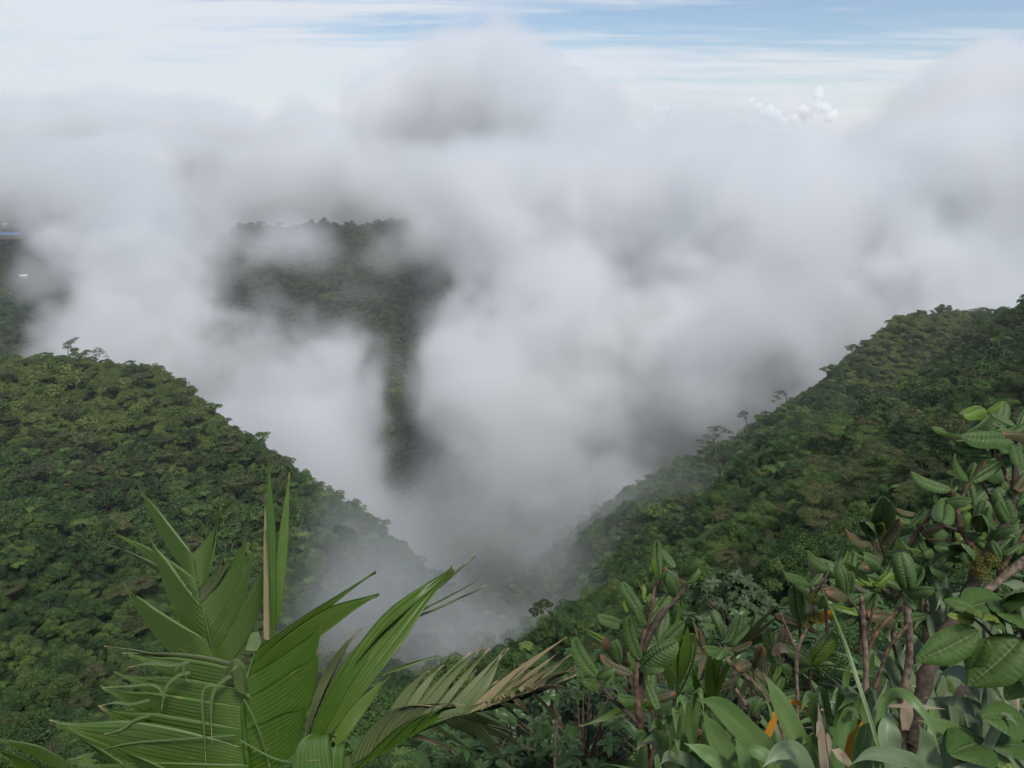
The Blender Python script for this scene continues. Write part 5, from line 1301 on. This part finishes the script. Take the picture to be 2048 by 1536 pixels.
lone_tree('lone wind bent tree with a drooping limb standing before the misty gully', 100, [(1111,1335),(1110,1290),(1107,1255),(1104,1232),(1098,1220)], [[(1104,1235),(1096,1222),(1085,1215),(1075,1216)],[(1103,1240),(1092,1240),(1082,1256),(1072,1268)],[(1104,1230),(1103,1220),(1092,1208)],[(1107,1255),(1104,1240),(1106,1228)]],
 [(1066,1222,9),(1076,1212,11),(1088,1207,12),(1098,1210,9),(1080,1224,8),(1070,1230,6),(1102,1228,7),(1107,1240,7),(1103,1250,5),(1094,1240,6),(1084,1254,7),(1075,1262,7),(1066,1268,7),(1074,1278,5),(1060,1272,4),(1107,1262,4)], 1, BROWN, 1, 5, .2, 2600)
lone_tree('slender bare trunked tree with a small windswept crown on the far right ridge', 362, [(1495,880),(1495,860),(1493,842),(1489,830)], [[(1493,842),(1486,832),(1478,832)],[(1492,840),(1492,826),(1486,822)]],
 [(1482,830,7),(1488,826,8),(1494,828,5),(1479,834,4),(1493,836,3)], 1, BROWN, 2, 3, .5, 420)
lone_tree('windswept tree with drooping crown higher on the far right ridge', 385, [(1573,812),(1573,798),(1569,786),(1560,783)], [[(1571,792),(1560,790),(1548,796)],[(1569,787),(1555,786)]],
 [(1556,786,7),(1564,784,7),(1552,794,6),(1546,803,5),(1558,798,5),(1571,788,4)], 1, BROWN, 3, 3, .5, 420)
lone_tree('broad layered tree in mist on the far right ridge', 338, [(1432,912),(1430,890),(1426,875)], [[(1430,890),(1412,882),(1402,882)],[(1428,880),(1440,866),(1452,862)],[(1428,885),(1418,866)]],
 [(1400,884,9),(1412,875,9),(1425,860,12),(1440,858,12),(1452,864,9),(1404,895,6),(1432,872,9),(1462,866,6),(1418,888,7)], 1, GREEN, 4, 4, .5, 1200)
lone_tree('dark upright tree lower on the misty far right ridge', 325, [(1372,965),(1370,945),(1368,930)], [[(1370,948),(1362,945)]], [(1368,930,8),(1362,942,7),(1374,940,6),(1358,950,5)], 1, GREEN, 5, 3, .5, 420, .8)
lone_tree('flat spreading tree jutting out of the foot of the far right ridge', 312, [(1312,1010),(1302,992),(1292,982)], [[(1304,992),(1288,990),(1278,988)]], [(1280,988,7),(1292,980,8),(1302,976,7),(1312,982,6),(1276,992,4)], 1, GREEN, 6, 3, .5, 500)
lone_tree('small leaning tree alone on the crest of the left spur', 325, [(138,725),(136,700),(140,690),(148,681),(159,674)], [[(136,698),(130,690)]], [(134,690,8),(141,686,8),(148,681,6),(153,677,4),(131,696,6),(139,696,6)], 1, BROWN, 7, 1.6, .4, 1100, .8)
lone_tree('dark rounded bush tree on the crest of the left spur', 318, [(192,740),(192,720),(192,706)], [], [(186,706,8),(196,702,10),(204,708,9),(192,714,9),(212,714,6)], 1, BROWN, 8, 3, .45, 600, .7)
lone_tree('pale branched bare tree on the left hillside beside the palm tips', 135, [(92,1300),(94,1250),(96,1225),(98,1200)], [[(94,1245),(115,1226),(140,1212)],[(96,1225),(84,1200)],[(94,1250),(120,1258)]], [(100,1190,8),(84,1198,6),(140,1210,5),(120,1256,6)], 1, GREEN, 9, 4, .2, 300)
lone_tree('twiggy tree rising from the misty gully right of the palm', 228, [(805,1120),(806,1105),(803,1092)], [[(806,1104),(812,1094)],[(805,1100),(796,1092)]], [(808,1088,8),(798,1090,5),(814,1096,5)], 1, BROWN, 10, 2.5, .35, 320, .8)
pt = thing('palm', 'tiny palm with drooping fronds beside the lone wind bent tree', 'palm', at(1052, 1310, 98))
stem(pt, 'trunk', [(1052, 1312, 98), (1052, 1290, 98)], 2.5, 2, TRUNK, 5)
(cv_, cf_, ct_), _t = crown_geo('fern', 77)
cv_ = cv_ * np.array([2.4, 2.4, 2.0]) + np.array(at(1052, 1290, 98)) - np.array([0, 0, 1.75])
mesh_part('crown', cv_, cf_, GREEN, pt, tone=ct_)

# ---------------------------------------------------------------- far farm buildings, distant cumulus, a bird
def plain(name, c, rough=.7):
    m, N, L = new_mat(name); o = N.new('ShaderNodeOutputMaterial'); b = N.new('ShaderNodeBsdfPrincipled')
    b.inputs['Base Color'].default_value = (*c, 1); b.inputs['Roughness'].default_value = rough; L.new(b.outputs[0], o.inputs[0]); return m
def box_geo(x0, y0, z0, x1, y1, z1):
    v = np.array([(x, y, z) for x in (x0, x1) for y in (y0, y1) for z in (z0, z1)], float)
    return v, np.array([(0,1,3,2),(4,6,7,5),(0,4,5,1),(2,3,7,6),(0,2,6,4),(1,5,7,3)])
def local_part(name, geo, mat, parent):
    o = bpy.data.objects.new(name, mesh_from(name, geo[0], geo[1], [mat])); col.objects.link(o); o.parent = parent; return o
def shed(label, px, py, d, w, dp, h, wall, roofc, posts):
    e = thing('farm_building', label, 'building', at(px, py, d)); e.rotation_euler.z = R(8)
    local_part('wall', box_geo(-w/2 + 1, -dp/2 + 1.5, -3, w/2 - 1, dp/2 - 1, h), wall, e)
    ov = .8
    v = np.array([(-w/2-ov,-dp/2-ov,h),(w/2+ov,-dp/2-ov,h),(w/2+ov,0,h+dp*.32),(-w/2-ov,0,h+dp*.32),(-w/2-ov,dp/2+ov,h),(w/2+ov,dp/2+ov,h)], float)
    v = np.concatenate([v, v + (0, 0, .25)])
    local_part('roof', (v, np.array([(0,3,2,1),(3,4,5,2),(6,7,8,9),(9,8,11,10),(0,1,7,6),(4,10,11,5),(1,2,8,7),(2,5,11,8),(0,6,9,3),(3,9,10,4)])), roofc, e)
    for i in range(posts):
        x = -w/2 + .4 + (w - .8) * i / (posts - 1)
        local_part('post', box_geo(x - .15, -dp/2 - .15, -3, x + .15, -dp/2 + .15, h), wall, e)
    for i in range(3):
        x = -w/2 + w * (i + 1) / 4
        local_part('window', box_geo(x - .9, -dp/2 + 1.44, 1.0, x + .9, -dp/2 + 1.5, 2.1), DARKM, e)
    return e
DARKM = plain('dark_window', (.03, .03, .035), .3)
WALLM = plain('timber_wall', (.36, .27, .18)); BLUEM = plain('blue_metal_roof', (.05, .16, .42), .45); WHITEM = plain('white_paint', (.7, .7, .68))
shed('long farm building with a blue metal roof on the far left hillside', 8, 474, 980, 42, 9, 3, WALLM, BLUEM, 9)
shed('small white hut among trees on the far left hillside', 49, 556, 860, 7, 5, 2.4, WHITEM, WHITEM, 2)
shed('tiny white hut above the blue roofed building', 11, 452, 1010, 4, 4, 2.2, WHITEM, WHITEM, 2)

bird = thing('bird', 'tiny dark bird flying in front of the white cloud bank', 'bird', at(1675, 353, 300))
v = np.array([(-.5,0,.12),(-.22,.1,.2),(0,.1,0),(.22,.1,.2),(.5,0,.12),(-.22,-.08,.18),(0,-.12,0),(.22,-.08,.18)]); 
o = bpy.data.objects.new('wings', mesh_from('wings', v, np.array([(0,5,1,1),(1,5,6,2),(2,6,7,3),(3,7,4,4)])[1:3], [DARKM])); col.objects.link(o); o.parent = bird
v2, f2_ = tube([(0,-.3,0),(0,-.1,.0),(0,.15,0),(0,.3,.02)], [.02,.07,.06,.02], 6)
local_part('body', (v2, f2_), DARKM, bird)

# ---------------------------------------------------------------- look-alikes are told apart by their order across the view
bpy.context.view_layer.update()
NTH = ['leftmost', 'second from left', 'third from left', 'fourth from left', 'fifth from left', 'sixth from left', 'seventh from left', 'eighth from left', 'ninth from left', 'tenth from left', 'eleventh from left', 'twelfth from left', 'thirteenth from left']
same = {}
for o in scene.objects:
    if o.parent is None and o.get('category'): same.setdefault(o['label'], []).append(o)
for lb, obs in same.items():
    if len(obs) < 2: continue
    obs.sort(key=lambda q: pix_of(q.location)[0])
    n_ = len(obs)
    for i, o in enumerate(obs):
        j = n_ - 1 - i
        w_ = None
        if i <= j and i < 13: w_ = NTH[i]
        elif j < 13: w_ = NTH[j].replace('leftmost', 'rightmost').replace('left', 'right')
        if w_: o['label'] = lb + ', ' + w_
        if not o.get('group'): o['group'] = lb
